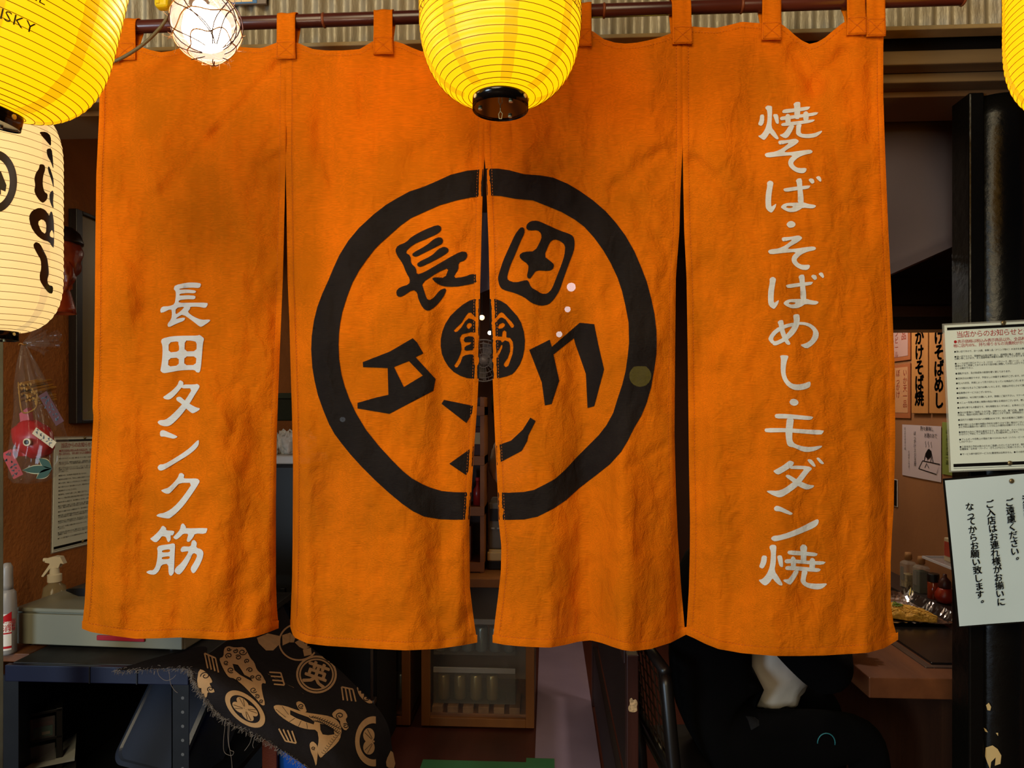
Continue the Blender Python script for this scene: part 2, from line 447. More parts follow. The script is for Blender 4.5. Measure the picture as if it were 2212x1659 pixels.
ER = [[(619, 100), (617, 345), (614, 480), (611, 600), (605, 745), (601, 850), (598, 937), (596, 1082), (596, 1251), (598, 1310), (602, 1357)],
      [(1046, 105), (1046.5, 341), (1043, 395), (1042, 436), (1040, 509), (1037, 629), (1036, 740), (1035, 788), (1031, 873), (1025, 957), (1019, 1053), (1014, 1126), (1014, 1162), (1015, 1270), (1023, 1335), (1031, 1388)],
      [(1474, 60), (1474.5, 313), (1470, 412), (1467.5, 500), (1460, 600), (1458, 793), (1457, 937), (1460, 1058), (1464, 1154), (1471, 1265), (1479, 1357), (1482, 1371)],
      [(1909, 74), (1908, 100), (1908, 208), (1913, 353), (1919, 498), (1926, 642), (1928, 680), (1933, 800), (1934, 951), (1931, 1072), (1931, 1090), (1927, 1150), (1924, 1211), (1924, 1301), (1930, 1347), (1940, 1382)]]
NY = 1.5
def hem_depth(p, x):
    yb = interp(BOT[p], x, 0, 1)
    zh = [0.985, 0.977, 0.972, 0.962][p]
    q = atz(x, yb, zh)
    return max(-0.075, min(0.085, q.y - NY))
HD = {}
for p in range(4):
    xs0, xs1 = BOT[p][0][0], BOT[p][-1][0]
    HD[p] = [(xs0 + (xs1 - xs0) * k / 40, hem_depth(p, xs0 + (xs1 - xs0) * k / 40)) for k in range(41)]
    mean = sum(d for _, d in HD[p]) / 41
    HD[p] = [(x, d - mean * 0.8) for x, d in HD[p]]
# folds: (x1,y1,x2,y2, half width, depth in m; + is away from the viewer)
FOLD = [(612, 130, 470, 290, 16, .006), (470, 290, 340, 430, 22, .005), (300, 300, 345, 430, 14, -.004), (345, 430, 380, 520, 20, .003), (560, 360, 610, 335, 12, .004),
        (270, 190, 300, 470, 40, .006), (420, 180, 330, 330, 30, -.004), (250, 560, 300, 760, 26, -.006), (330, 520, 300, 900, 30, .005), (255, 900, 240, 1340, 30, -.010),
        (320, 960, 300, 1370, 34, .010), (470, 900, 420, 1370, 40, -.010), (450, 1080, 380, 1370, 22, .008), (560, 900, 520, 1370, 30, .006), (590, 900, 585, 1350, 12, -.004),
        (660, 900, 655, 1380, 22, -.007), (720, 1000, 700, 1390, 28, .006), (700, 150, 690, 300, 18, .005), (780, 170, 785, 260, 10, .004), (940, 300, 900, 330, 16, .004),
        (720, 380, 700, 340, 20, .006), (900, 900, 860, 1390, 50, -.006), (960, 620, 940, 1390, 26, .007), (1000, 1100, 985, 1380, 18, -.006), (1020, 1320, 970, 1385, 14, .006),
        (1120, 500, 1130, 900, 36, -.006), (1290, 500, 1300, 900, 30, -.006), (1250, 700, 1250, 1380, 34, .007), (1345, 1000, 1340, 1400, 30, -.010), (1400, 900, 1405, 1390, 30, .006),
        (1330, 400, 1420, 330, 16, .005), (1380, 440, 1420, 520, 18, .004), (1200, 120, 1190, 360, 40, .006), (1400, 120, 1420, 300, 30, -.005), (1360, 1010, 1440, 960, 10, .003),
        (1540, 140, 1545, 420, 40, -.006), (1620, 130, 1630, 420, 36, .006), (1720, 110, 1760, 190, 20, .008), (1760, 190, 1820, 120, 20, .008), (1800, 170, 1850, 420, 20, -.005),
        (1880, 150, 1880, 300, 12, .005), (1500, 350, 1590, 430, 16, .005), (1840, 350, 1870, 500, 24, .004), (1530, 900, 1520, 1390, 30, -.009), (1600, 1000, 1590, 1400, 34, .008),
        (1720, 1280, 1820, 1330, 14, .004), (1870, 950, 1880, 1100, 14, -.004), (1700, 700, 1690, 1250, 50, -.005), (1830, 800, 1840, 1390, 36, .006)]
# sharp little creases of crumpled linen, kinked chains of short segments
CREASE = []
random.seed(17)
for _ in range(150):
    cx0, cy0 = random.uniform(200, 1930), random.uniform(150, 1370); an = random.choice((random.gauss(0.9, .5), random.gauss(-0.9, .5), random.gauss(1.57, .25)))
    amp0 = random.uniform(0.0009, 0.0024) * random.choice((1, -1)); wd = random.uniform(7, 13)
    for k in range(random.randint(1, 3)):
        ln_ = random.uniform(30, 90); cx1, cy1 = cx0 + ln_ * cos(an), cy0 + ln_ * sin(an)
        CREASE.append((cx0, cy0, cx1, cy1, wd, amp0)); cx0, cy0 = cx1, cy1; an += random.gauss(0, .5)
BINS = {}
def _bin(seg, kind, reach):
    x1, y1, x2, y2 = seg[:4]
    for bx in range(int((min(x1, x2) - reach) // 80), int((max(x1, x2) + reach) // 80) + 1):
        for by in range(int((min(y1, y2) - reach) // 80), int((max(y1, y2) + reach) // 80) + 1):
            BINS.setdefault((bx, by), []).append((seg, kind))
for q in FOLD: _bin(q, 0, 2.6 * q[4])
for q in CREASE: _bin(q, 1, 3.5 * q[4])
def depth(p, x, y):
    yt = interp(TOP, x, 0, 1); yb = interp(BOT[p], x, 0, 1)
    t = max(0.0, min(1.0, (y - yt) / (yb - yt)))
    d = interp(HD[p], x, 0, 1) * t ** 1.4
    e = min(1.0, t * 4 + 0.25)
    for (x1, y1, x2, y2, w, amp), kind in BINS.get((int(x // 80), int(y // 80)), ()):
        ex, ey = x2 - x1, y2 - y1; L2 = ex * ex + ey * ey
        k = max(0, min(1, ((x - x1) * ex + (y - y1) * ey) / L2))
        r2 = (x - x1 - k * ex) ** 2 + (y - y1 - k * ey) ** 2
        if kind == 0: d += 1.5 * amp * exp(-r2 / (w * w))
        else: d += e * amp * exp(-sqrt(r2) / w) if r2 < 12 * w * w else 0
    d += e * (0.0085 * noise.noise(Vector((x / 95.0, y / 210.0, p * 9.0))) + 0.0050 * noise.noise(Vector((x / 42.0 + y / 300.0, y / 70.0, 5.0 + p))) + 0.0022 * noise.noise(Vector((x / 19.0, y / 24.0, 11.0 + p))))
    # gathers under the loops near the top
    d += 0.006 * (1 - t) ** 6 * sin(x / 33.0)
    return d
def cloth(p, x, y, off=0.0): return at(x, y, NY + depth(p, x, y) - off)

noren = thing('noren_curtain', 'orange linen shop curtain in four slit panels with black ring emblem and white lettering', 'curtain', (-0.05, NY, 0.97))
def panel_px(p, s, t):
    x = EL[p][0][0] + (ER[p][0][0] - EL[p][0][0]) * s; y = 0
    for _ in range(4):
        y = interp(TOP, x, 0, 1) * (1 - t) + interp(BOT[p], x, 0, 1) * t
        x = interp(EL[p], y) * (1 - s) + interp(ER[p], y) * s
    return x, y
panels = []
for p in range(4):
    mb = MB(); mb.grid(lambda s, t: cloth(p, *panel_px(p, s, t)), 76, 220)
    o = mb.build('curtain_panel', m_orange if p in (1, 2) else m_orange2, noren, smooth=True)
    o['label'] = ['leftmost panel with a white column of characters', 'second panel with the left half of the black ring', 'third panel with the right half of the black ring', 'rightmost panel with the tall white column of characters'][p]
    panels.append(o)
    hem = MB(); st = MB()
    def strip(fa, fb, n):
        """doubled cloth between two picture-space curves, a hair proud of the panel"""
        hem.grid(lambda u, v: cloth(p, *(Vector(fa(u)).lerp(Vector(fb(u)), v)), off=0.0012 + 0.0012 * sin(pi * v)), n, 3)
    strip(lambda u: panel_px(p, u, 1.0), lambda u: (panel_px(p, u, 1.0)[0], panel_px(p, u, 1.0)[1] - 17), 60)
    edge_t = [0.0 if p == 0 else 0.17, 0.0 if p == 3 else 0.17]
    for side in (0, 1):
        s0 = float(side); sg = 1 if side == 0 else -1
        t0 = 0.02
        strip(lambda u: panel_px(p, s0, t0 + (0.985 - t0) * u), lambda u: (panel_px(p, s0, t0 + (0.985 - t0) * u)[0] + sg * 12, panel_px(p, s0, t0 + (0.985 - t0) * u)[1]), 120)
        def dash(fn, n):
            for k in range(n):
                a_, b_ = fn((k + 0.15) / n), fn((k + 0.7) / n)
                nx, ny = b_[1] - a_[1], -(b_[0] - a_[0]); l = math.hypot(nx, ny); nx, ny = nx / l * 0.45, ny / l * 0.45
                st.add([cloth(p, a_[0] - nx, a_[1] - ny, 0.0030), cloth(p, a_[0] + nx, a_[1] + ny, 0.0030), cloth(p, b_[0] + nx, b_[1] + ny, 0.0030), cloth(p, b_[0] - nx, b_[1] - ny, 0.0030)], [(0, 1, 2, 3)])
        dash(lambda u: (panel_px(p, s0, t0 + (0.98 - t0) * u)[0] + sg * 13, panel_px(p, s0, t0 + (0.98 - t0) * u)[1]), 190)
    dash(lambda u: (panel_px(p, 0.03 + 0.94 * u, 1.0)[0], panel_px(p, 0.03 + 0.94 * u, 1.0)[1] - 18), 62)
    dash(lambda u: (panel_px(p, 0.03 + 0.94 * u, 0.0)[0], panel_px(p, 0.03 + 0.94 * u, 0.0)[1] + 10), 62)
    hem.build('hem', m_hem, o, smooth=True)
    st.build('stitching', m_thread2, o)['kind'] = 'stuff'

# ---- printed characters and emblem, traced in picture units
def tr(reg, s, polys, sh=(0, 0)): return [[((x + sh[0]) / s + reg[0], (y + sh[1]) / s + reg[1]) for x, y in q] for q in polys]
S6 = 1659 / 270
A, B_, C_, D_, E_ = (1620, 210), (1620, 460), (1620, 690), (1620, 950), (1620, 1080)
F_, G_, H_ = (300, 590), (300, 800), (300, 1000)
YAKI1 = [[(135,232),(190,228),(188,330),(165,372),(145,382),(105,362),(130,300)],
 [(205,130),(235,108),(292,118),(295,150),(292,250),(285,400),(330,455),(385,545),(370,562),(340,552),(285,500),(262,472),(230,525),(200,562),(180,568),(100,515),(150,500),(200,430),(228,340),(235,250),(228,175),(205,150)],
 [(305,235),(325,222),(375,228),(385,345),(370,356),(345,345),(325,290)],
 [(575,90),(610,62),(660,62),(670,80),(665,290),(590,290),(588,120)],
 [(425,190),(450,160),(590,148),(800,118),(790,150),(760,172),(590,198),(440,215)],
 [(395,280),(415,258),(480,250),(720,222),(915,192),(880,240),(700,268),(470,300),(410,308)],
 [(470,245),(490,222),(515,222),(540,250),(540,350),(480,350),(470,330)],
 [(705,210),(735,185),(760,190),(780,215),(778,310),(710,320)],
 [(410,365),(430,342),(560,325),(700,310),(865,292),(845,322),(780,342),(690,355),(560,375),(430,384)],
 [(520,375),(595,370),(560,450),(510,530),(465,548),(385,502),(440,485),(480,440)],
 [(615,360),(690,355),(672,420),(675,485),(760,490),(850,480),(950,442),(960,455),(930,490),(870,532),(760,545),(670,532),(612,495),(612,430)]]
SO = [[(375,600),(385,575),(500,568),(600,548),(640,568),(650,590),(600,635),(500,690),(450,728),(520,732),(700,705),(800,695),(835,715),(820,745),(720,765),(640,800),(585,850),(572,880),(600,920),(650,942),(755,938),(745,985),(710,1010),(640,1005),(570,970),(520,920),(505,870),(520,820),(575,768),(400,782),(225,803),(192,765),(215,738),(340,722),(430,680),(530,600),(410,630),(385,622)]]
BA = [[(225,1130),(268,1102),(315,1130),(300,1200),(285,1300),(280,1400),(285,1455),(320,1430),(350,1412),(345,1450),(315,1505),(285,1535),(240,1510),(210,1470),(205,1380),(210,1280),(230,1180)],
 [(440,1225),(460,1208),(620,1185),(805,1168),(795,1195),(770,1215),(620,1235),(470,1258)],
 [(608,1105),(640,1075),(690,1078),(695,1200),(712,1330),(712,1415),(635,1415),(635,1250),(622,1140)],
 [(775,1098),(800,1075),(845,1085),(858,1130),(830,1150),(810,1140)], [(873,1065),(905,1045),(935,1055),(952,1105),(935,1125),(905,1100)]]
BALOOP = [[(405,1460),(440,1420),(500,1402),(600,1400),(712,1395),(770,1415),(878,1432),(870,1460),(830,1478),(700,1465),(660,1495),(600,1522),(520,1525),(450,1495)], [(475,1460),(500,1440),(575,1448),(560,1468),(515,1475)]]
ME = [[(365,35),(395,10),(440,8),(448,60),(455,125),(475,190),(500,255),(540,320),(525,338),(490,335),(455,290),(420,225),(395,150),(382,70)],
 [(572,-55),(600,-70),(655,-70),(663,0),(650,90),(600,180),(520,258),(430,310),(350,345),(315,345),(300,330),(320,290),(360,285),(430,248),(500,180),(560,100),(585,30)],
 [(300,335),(240,265),(260,215),(310,150),(380,100),(470,65),(590,38),(600,85),(520,100),(440,130),(360,180),(310,240),(308,275),(335,295)],
 [(580,40),(700,32),(790,50),(860,95),(912,165),(912,230),(880,290),(820,350),(750,392),(660,338),(740,318),(800,280),(835,215),(838,150),(790,100),(720,72),(640,70),(585,85)]]
SHI = [[(398,485),(430,473),(500,478),(513,495),(490,550),(475,630),(472,720),(500,800),(560,855),(640,865),(720,850),(795,820),(808,850),(795,900),(740,925),(660,940),(580,935),(500,890),(440,810),(412,720),(408,620),(412,520)]]
MO = [[(325,1275),(350,1252),(500,1255),(700,1275),(850,1290),(810,1335),(700,1330),(500,1315),(345,1315)],
 [(190,1470),(210,1442),(480,1442),(720,1460),(985,1470),(970,1505),(940,1532),(720,1515),(480,1495),(215,1502)],
 [(490,1310),(585,1310),(570,1430),(562,1520),(562,1610),(600,1655),(700,1685),(800,1695),(960,1672),(950,1700),(860,1745),(760,1762),(690,1750),(580,1698),(525,1690),(495,1665),(480,1600),(470,1500),(480,1400)]]
DA = [[(305,415),(350,390),(440,340),(510,285),(540,275),(588,300),(570,340),(530,375),(460,420),(385,462),(350,455)],
 [(560,340),(780,350),(832,382),(780,430),(735,490),(690,550),(640,610),(580,660),(500,715),(430,758),(380,765),(300,735),(220,688),(240,673),(370,678),(450,650),(560,570),(620,520),(690,430),(722,390),(640,390),(520,385)],
 [(472,480),(490,462),(530,470),(620,525),(690,560),(780,598),(860,605),(830,640),(760,662),(710,650),(630,610),(560,555),(480,495)],
 [(758,265),(790,255),(830,270),(872,340),(868,360),(840,355),(790,310)], [(878,245),(905,232),(935,255),(988,315),(960,325),(930,310)]]
NN = [[(315,905),(350,873),(400,885),(500,935),(575,978),(540,1000),(480,980),(400,950),(330,945)],
 [(278,1305),(310,1275),(380,1270),(500,1235),(680,1160),(800,1095),(895,1050),(915,1070),(905,1120),(860,1165),(720,1225),(560,1290),(440,1325),(330,1350),(290,1330)]]
YAKI2 = [[(155,755),(175,735),(228,742),(218,840),(175,915),(118,892),(145,820)],
 [(255,625),(280,595),(330,595),(353,615),(345,700),(345,820),(325,940),(380,1020),(435,1115),(425,1138),(385,1130),(330,1080),(300,1035),(260,1100),(205,1140),(160,1115),(110,1062),(165,1050),(220,990),(260,900),(275,800),(280,690)],
 [(360,750),(385,732),(430,742),(443,885),(420,893),(390,875),(372,800)],
 [(663,628),(690,592),(730,592),(762,625),(750,700),(748,830),(675,830),(675,700)],
 [(495,700),(515,668),(680,680),(905,703),(880,750),(760,740),(520,728)],
 [(455,815),(475,785),(560,785),(800,810),(1015,815),(970,862),(800,855),(560,835),(480,845)],
 [(540,770),(570,745),(600,765),(610,800),(610,910),(545,910)],
 [(790,795),(820,765),(855,780),(868,810),(862,930),(790,930)],
 [(465,905),(485,875),(620,880),(790,895),(950,912),(915,957),(800,950),(620,935),(480,930)],
 [(590,930),(655,940),(620,1010),(570,1090),(530,1132),(435,1070),(455,1055),(510,1050),(550,1000)],
 [(690,930),(770,945),(745,1020),(738,1085),(780,1105),(900,1112),(1030,1105),(1000,1145),(950,1180),(880,1190),(780,1170),(710,1135),(668,1080),(680,1020)]]
DOT1 = [[(480,155),(510,115),(555,103),(600,130),(607,160),(580,190),(520,200)]]
DOT2 = [[(522,1095),(545,1060),(590,1052),(635,1075),(648,1110),(620,1140),(580,1148),(540,1130)]]
NAGA = [[(460,210),(480,160),(640,125),(760,125),(830,138),(808,200),(700,190),(540,205),(535,222),(640,215),(765,232),(745,268),(640,262),(540,275),(538,300),(640,292),(755,300),(745,348),(640,345),(530,358),(528,395),(700,392),(910,392),(915,420),(885,465),(790,445),(680,445),(680,475),(645,515),(720,575),(825,620),(955,615),(930,650),(830,715),(800,705),(720,640),(585,545),(520,580),(480,610),(615,585),(605,630),(500,670),(395,722),(375,680),(430,610),(440,540),(430,470),(295,535),(280,490),(310,442),(400,440),(475,412),(492,300),(488,240)], [(490,462),(612,442),(560,500),(485,555)]]
TADEN = [[(292,905),(310,868),(430,838),(600,830),(780,830),(805,818),(860,860),(865,880),(850,930),(838,1080),(825,1240),(808,1320),(765,1318),(740,1285),(640,1285),(520,1295),(400,1318),(325,1330),(285,1298),(290,1270),(305,1180),(315,1050),(312,960)],
 [(395,920),(525,902),(525,950),(535,970),(532,1040),(395,1055)], [(610,895),(700,895),(768,915),(765,1035),(605,1040)], [(395,1130),(530,1120),(530,1225),(385,1242)], [(605,1105),(765,1105),(755,1220),(600,1222)]]
TA = [[(318,355),(350,335),(440,270),(515,195),(530,145),(550,130),(590,155),(592,190),(545,255),(480,330),(430,375),(390,390),(340,380)],
 [(580,188),(740,188),(775,178),(808,205),(800,235),(745,320),(680,430),(600,545),(520,640),(440,715),(390,742),(330,742),(270,720),(245,688),(275,660),(350,658),(430,600),(540,490),(620,390),(715,238),(560,240)],
 [(495,365),(525,350),(555,352),(610,400),(690,455),(760,492),(815,505),(790,535),(720,572),(690,560),(625,505),(560,440),(500,400)]]
NN2 = [[(278,830),(290,800),(330,793),(380,815),(515,875),(500,895),(460,908),(400,895),(340,878),(285,880)],
 [(245,1290),(270,1250),(340,1245),(460,1175),(580,1100),(680,1025),(780,925),(798,930),(795,990),(750,1050),(650,1130),(500,1220),(370,1300),(300,1333),(265,1325)]]
KU = [[(290,365),(330,348),(390,330),(460,265),(520,190),(535,140),(570,132),(605,160),(592,203),(640,208),(775,205),(812,240),(780,300),(700,420),(600,560),(500,665),(420,728),(395,738),(320,730),(225,705),(260,675),(330,665),(420,620),(510,540),(600,430),(715,262),(540,265),(480,330),(410,405),(370,410),(330,395)]]
SUJI = [[[(145,1005),(180,985),(250,920),(290,870),(300,845),(325,833),(365,865),(360,895),(465,900),(472,925),(450,962),(420,958),(425,1020),(395,1055),(375,1035),(360,980),(305,970),(270,1020),(235,1052),(200,1050)]],
 [[(455,985),(480,960),(545,890),(560,815),(590,800),(625,845),(622,870),(905,862),(910,885),(885,942),(745,935),(720,990),(670,1050),(640,1045),(635,1020),(660,940),(590,938),(550,980),(500,1018),(470,1005)]],
 [[(240,1130),(270,1095),(400,1080),(455,1065),(482,1080),(475,1200),(468,1395),(465,1460),(430,1503),(395,1480),(390,1335),(300,1352),(270,1430),(215,1485),(140,1478),(92,1450),(140,1425),(190,1425),(225,1370),(245,1270),(250,1170)], [(308,1160),(415,1142),(412,1185),(308,1190)], [(305,1250),(410,1235),(408,1275),(305,1280)]],
 [[(550,1150),(580,1105),(690,1112),(700,1040),(735,1018),(772,1060),(760,1125),(830,1145),(860,1190),(845,1270),(800,1370),(740,1462),(705,1460),(682,1400),(740,1310),(780,1220),(720,1190),(680,1280),(620,1390),(550,1478),(510,1478),(470,1440),(490,1390),(560,1330),(620,1250),(665,1170),(610,1175),(565,1185)]]]
def groups(polys): return [[q] for q in polys]
def print_on(p, name, grps, m, smooth=True, lay=0.0019, step=8):
    g2 = [[chaikin(q) if smooth else q for q in g] for g in grps]
    return decal(name, g2, lambda x, y: cloth(p, x, y, lay), m, panels[p], step)
def wr(p, polys, reg, sh=(0, 0), nested=False, extra=None):
    g = [tr(reg, S6, polys, sh)] if nested else groups(tr(reg, S6, polys, sh))
    if extra: g.append(tr(reg, S6, extra, sh))
    print_on(p, 'printed_character', g, m_wprint)
wr(3, YAKI1, A); wr(3, SO, A); wr(3, BA, A, extra=BALOOP)
wr(3, DOT1, B_); wr(3, SO, B_, (45, -252)); wr(3, BA, B_, (34, -258), extra=BALOOP)
wr(3, ME, C_); wr(3, SHI, C_); wr(3, DOT2, C_); wr(3, MO, C_); wr(3, DA, D_); wr(3, NN, D_); wr(3, YAKI2, E_)
wr(0, NAGA, F_, nested=True); wr(0, TADEN, F_, nested=True); wr(0, TA, G_); wr(0, NN2, G_); wr(0, KU, H_)
print_on(0, 'printed_character', [tr(H_, S6, g) for g in SUJI], m_wprint)
S4, S8 = 1659 / 400, 1659 / 200
R1, R2, R3, R4, R5 = (660, 340), (1040, 340), (660, 740), (1040, 740), (940, 620)
def T4(reg, pts): return tr(reg, S4, [pts])[0]
ringL = T4(R1, [(1592,105),(1450,118),(1300,155),(1180,210),(1060,262),(930,305),(820,365),(720,425),(610,510),(480,630),(380,750),(300,880),(250,990),(200,1110),(150,1220),(105,1340),(75,1460),(55,1600)]) + \
  T4(R3, [(50,60),(60,220),(80,340),(110,470),(160,610),(210,730),(260,820),(320,900),(400,1000),(500,1110),(620,1230),(740,1340),(860,1440),(960,1510),(1060,1558),(1200,1582),(1330,1588),(1466,1585),(1485,1342),(1330,1340),(1220,1330),(1120,1300),(1050,1270),(950,1215),(870,1150),(780,1060),(660,930),(540,780),(450,630),(390,500),(350,390),(320,280),(300,150),(295,20)]) + \
  T4(R1, [(298,1580),(310,1480),(330,1380),(370,1250),(420,1120),(480,1010),(550,910),(620,820),(670,770),(760,690),(850,610),(940,545),(1060,490),(1200,428),(1350,385),(1480,358),(1588,348)])
ringR = T4(R2, [(36,100),(150,100),(250,115),(380,150),(520,160),(640,180),(770,235),(880,300),(1000,385),(1110,480),(1200,580),(1290,700),(1370,840),(1430,980),(1480,1110),(1520,1260),(1550,1400),(1568,1550),(1570,1659)]) + \
  T4(R4, [(1568,100),(1550,230),(1520,400),(1480,540),(1430,660),(1370,760),(1310,880),(1250,980),(1150,1090),(1050,1170),(880,1300),(760,1410),(640,1490),(500,1560),(380,1585),(270,1588),(155,1588),(147,1342),(250,1345),(380,1338),(470,1320),(570,1270),(660,1220),(750,1140),(850,1030),(940,940),(1050,830),(1120,740),(1180,630),(1220,500),(1260,380),(1290,260),(1310,120),(1322,0)]) + \
  T4(R2, [(1318,1480),(1290,1330),(1260,1200),(1220,1080),(1160,950),(1090,830),(1010,720),(920,620),(840,560),(720,490),(600,440),(460,385),(300,370),(170,345),(50,340)])
print_on(1, 'ring_emblem', [[ringL]], m_kprint, False); print_on(2, 'ring_emblem', [[ringR]], m_kprint, False)
discL = [[(800,215),(700,218),(620,240),(500,310),(380,410),(270,520),(180,660),(130,790),(100,930),(98,1060),(120,1200),(170,1320),(240,1430),(330,1520),(450,1590),(570,1630),(700,1642),(788,1640)],
 [(330,780),(370,735),(470,640),(550,510),(590,460),(640,455),(700,520),(780,590),(770,620),(740,630),(660,575),(600,560),(540,610),(470,720),(400,795),(360,805)],
 [(558,690),(580,650),(620,638),(655,660),(655,700),(605,752),(575,735)],
 [(445,900),(480,845),(560,825),(640,805),(720,815),(785,870),(788,900),(770,950),(760,1100),(765,1230),(784,1275),(784,1340),(770,1390),(730,1415),(700,1390),(690,1210),(620,1205),(540,1220),(490,1250),(450,1360),(400,1435),(365,1445),(340,1400),(400,1310),(450,1200),(470,1120),(465,1020),(445,960)],
 [(510,960),(530,900),(600,880),(690,890),(705,940),(700,1090),(660,1130),(560,1140),(525,1130),(525,1080),(560,1050),(620,1030),(650,995),(620,985),(540,990)]]
discR = [[(978,212),(1080,212),(1180,250),(1280,310),(1370,410),(1470,520),(1540,640),(1590,800),(1608,950),(1600,1100),(1570,1250),(1520,1380),(1440,1500),(1380,1560),(1280,1600),(1150,1630),(1028,1645)],
 [(1006,650),(1020,610),(1080,560),(1140,475),(1180,450),(1220,465),(1290,545),(1370,625),(1415,690),(1400,725),(1365,730),(1330,680),(1260,580),(1200,545),(1160,550),(1110,600),(1050,670),(1015,675)],
 [(1120,720),(1150,660),(1210,638),(1250,665),(1245,700),(1200,740),(1140,747)],
 [(1030,920),(1080,880),(1195,885),(1205,800),(1235,772),(1275,800),(1275,900),(1340,910),(1390,980),(1400,1080),(1385,1200),(1340,1330),(1310,1410),(1265,1437),(1225,1400),(1235,1360),(1300,1270),(1340,1150),(1340,1050),(1320,980),(1250,955),(1200,995),(1170,955),(1100,950),(1045,955)],
 [(1026,1345),(1024,1290),(1080,1220),(1140,1120),(1180,1035),(1205,1040),(1200,1090),(1150,1200),(1090,1290),(1040,1342)]]
print_on(1, 'disc_emblem', [tr(R5, S8, discL)], m_kprint, False, step=5); print_on(2, 'disc_emblem', [tr(R5, S8, discR)], m_kprint, False, step=5)
rn = [[(803,830),(825,790),(900,760),(950,710),(1060,650),(1180,603),(1215,620),(1215,655),(1170,690),(1080,730),(960,780),(890,850),(940,880),(945,950),(990,990),(995,1050),(1060,1030),(1180,960),(1300,890),(1390,842),(1440,845),(1452,880),(1430,920),(1370,942),(1370,1000),(1320,1082),(1420,1070),(1490,1042),(1540,1052),(1553,1090),(1520,1125),(1430,1145),(1340,1160),(1230,1155),(1170,1125),(1130,1085),(1160,1072),(1250,1080),(1285,985),(1180,1030),(1040,1125),(1060,1190),(1085,1265),(1110,1280),(1150,1255),(1200,1190),(1250,1170),(1262,1190),(1235,1250),(1160,1340),(1095,1378),(1050,1350),(1010,1270),(1000,1210),(960,1182),(860,1250),(820,1245),(810,1200),(840,1165),(930,1135),(935,1090),(900,1030),(870,950),(820,880)],
 [(955,880),(960,855),(1080,790),(1150,730),(1200,712),(1232,730),(1228,770),(1160,805),(1060,855),(990,892)],
 [(998,970),(1005,940),(1130,880),(1190,820),(1240,798),(1280,815),(1280,845),(1240,875),(1140,930),(1030,983)]]
print_on(1, 'printed_character', groups(tr(R1, S4, rn)), m_kprint)
rt = [(385,640),(370,625),(345,630),(300,690),(250,800),(195,920),(160,1030),(145,1080),(160,1150),(190,1185),(300,1215),(380,1250),(450,1305),(530,1330),(600,1318),(650,1270),(700,1190),(740,1070),(780,960),(830,830),(835,760),(825,710),(790,685),(700,655),(580,600),(500,565),(440,570),(405,600),(400,640),(430,655),(500,650),(535,680),(538,730),(480,840),(380,845),(340,870),(345,905),(420,960),(420,1000),(405,1070),(430,1090),(455,1060),(490,1010),(600,1018),(640,1000),(652,960),(620,930),(560,885),(610,760),(650,732),(700,745),(750,785),(745,870),(720,950),(670,1080),(630,1180),(590,1220),(540,1222),(490,1190),(445,1165),(420,1105),(400,1098),(300,1122),(235,1100),(230,1060),(260,960),(310,850),(345,760),(385,680)]
print_on(2, 'printed_character', groups(tr(R2, S4, [rt])), m_kprint)
print_on(1, 'printed_character', [tr(R3, S4, [[(512,175),(755,80),(960,-40),(1000,0),(1055,95),(985,130),(1165,325),(1145,430),(750,638),(465,590),(465,540),(640,490),(742,468),(735,228),(515,220)], [(792,218),(925,165),(1050,295),(880,398)]])], m_kprint, False)
print_on(2, 'printed_character', [tr(R4, S4, [[(428,65),(612,-27),(630,38),(880,-178),(1010,-165),(1045,10),(1098,240),(1010,570),(950,585),(935,280),(840,10),(828,-40),(645,105),(697,340),(628,550),(568,563),(540,355)]])], m_kprint, False)
for q in ([(1218,548),(1240,513),(1528,572),(1440,720)], [(1287,1085),(1508,928),(1498,1105),(1482,1118),(1438,1187)]):
    print_on(1, 'printed_stroke', groups(tr(R3, S4, [q])), m_kprint, False)
print_on(2, 'printed_character', groups(tr(R4, S4, [[(132,925),(265,878),(370,780),(437,672),(485,702),(420,830),(410,880),(360,970),(180,1065),(140,1100)]])), m_kprint, False)

# ---- bamboo pole and the cloth loops that hang from it
PR = 0.0142; POLE_Y = NY + 0.012
def pole_z(x): return 2.366 + 0.0045 * (x + 0.9)
bp_ = thing('bamboo_pole', 'dark reddish brown bamboo pole carrying the orange curtain', 'pole', (-1.15, POLE_Y, pole_z(-1.15)))
m_bam = mat('smoked_bamboo', (92, 40, 26), 0.28, var=0.25, vscale=18, stretch=(0.15, 1, 1), spec=0.6, col2=(58, 22, 16))
nodes_x = [at(px, 30, POLE_Y).x for px in (190, 425, 700, 1000, 1305, 1602, 1880, 2080)]
for k in range(len(nodes_x) - 1):
    x0, x1 = nodes_x[k], nodes_x[k + 1]
    MB().tube([(x0 + (x1 - x0) * t, POLE_Y, pole_z(x0 + (x1 - x0) * t)) for t in (0, .01, .5, .99, 1)], [PR * .96, PR, PR * 0.98, PR, PR * .96], 20).build('culm_segment', m_bam, bp_, smooth=True)
    MB().tube([(x1 - 0.003, POLE_Y, pole_z(x1)), (x1 - 0.001, POLE_Y, pole_z(x1)), (x1 + 0.001, POLE_Y, pole_z(x1)), (x1 + 0.003, POLE_Y, pole_z(x1))], [PR * 1.0, PR * 1.13, PR * 1.13, PR * 1.0], 20).build('culm_node', mat('bamboo_node', (120, 62, 36), 0.4), bp_, smooth=True)

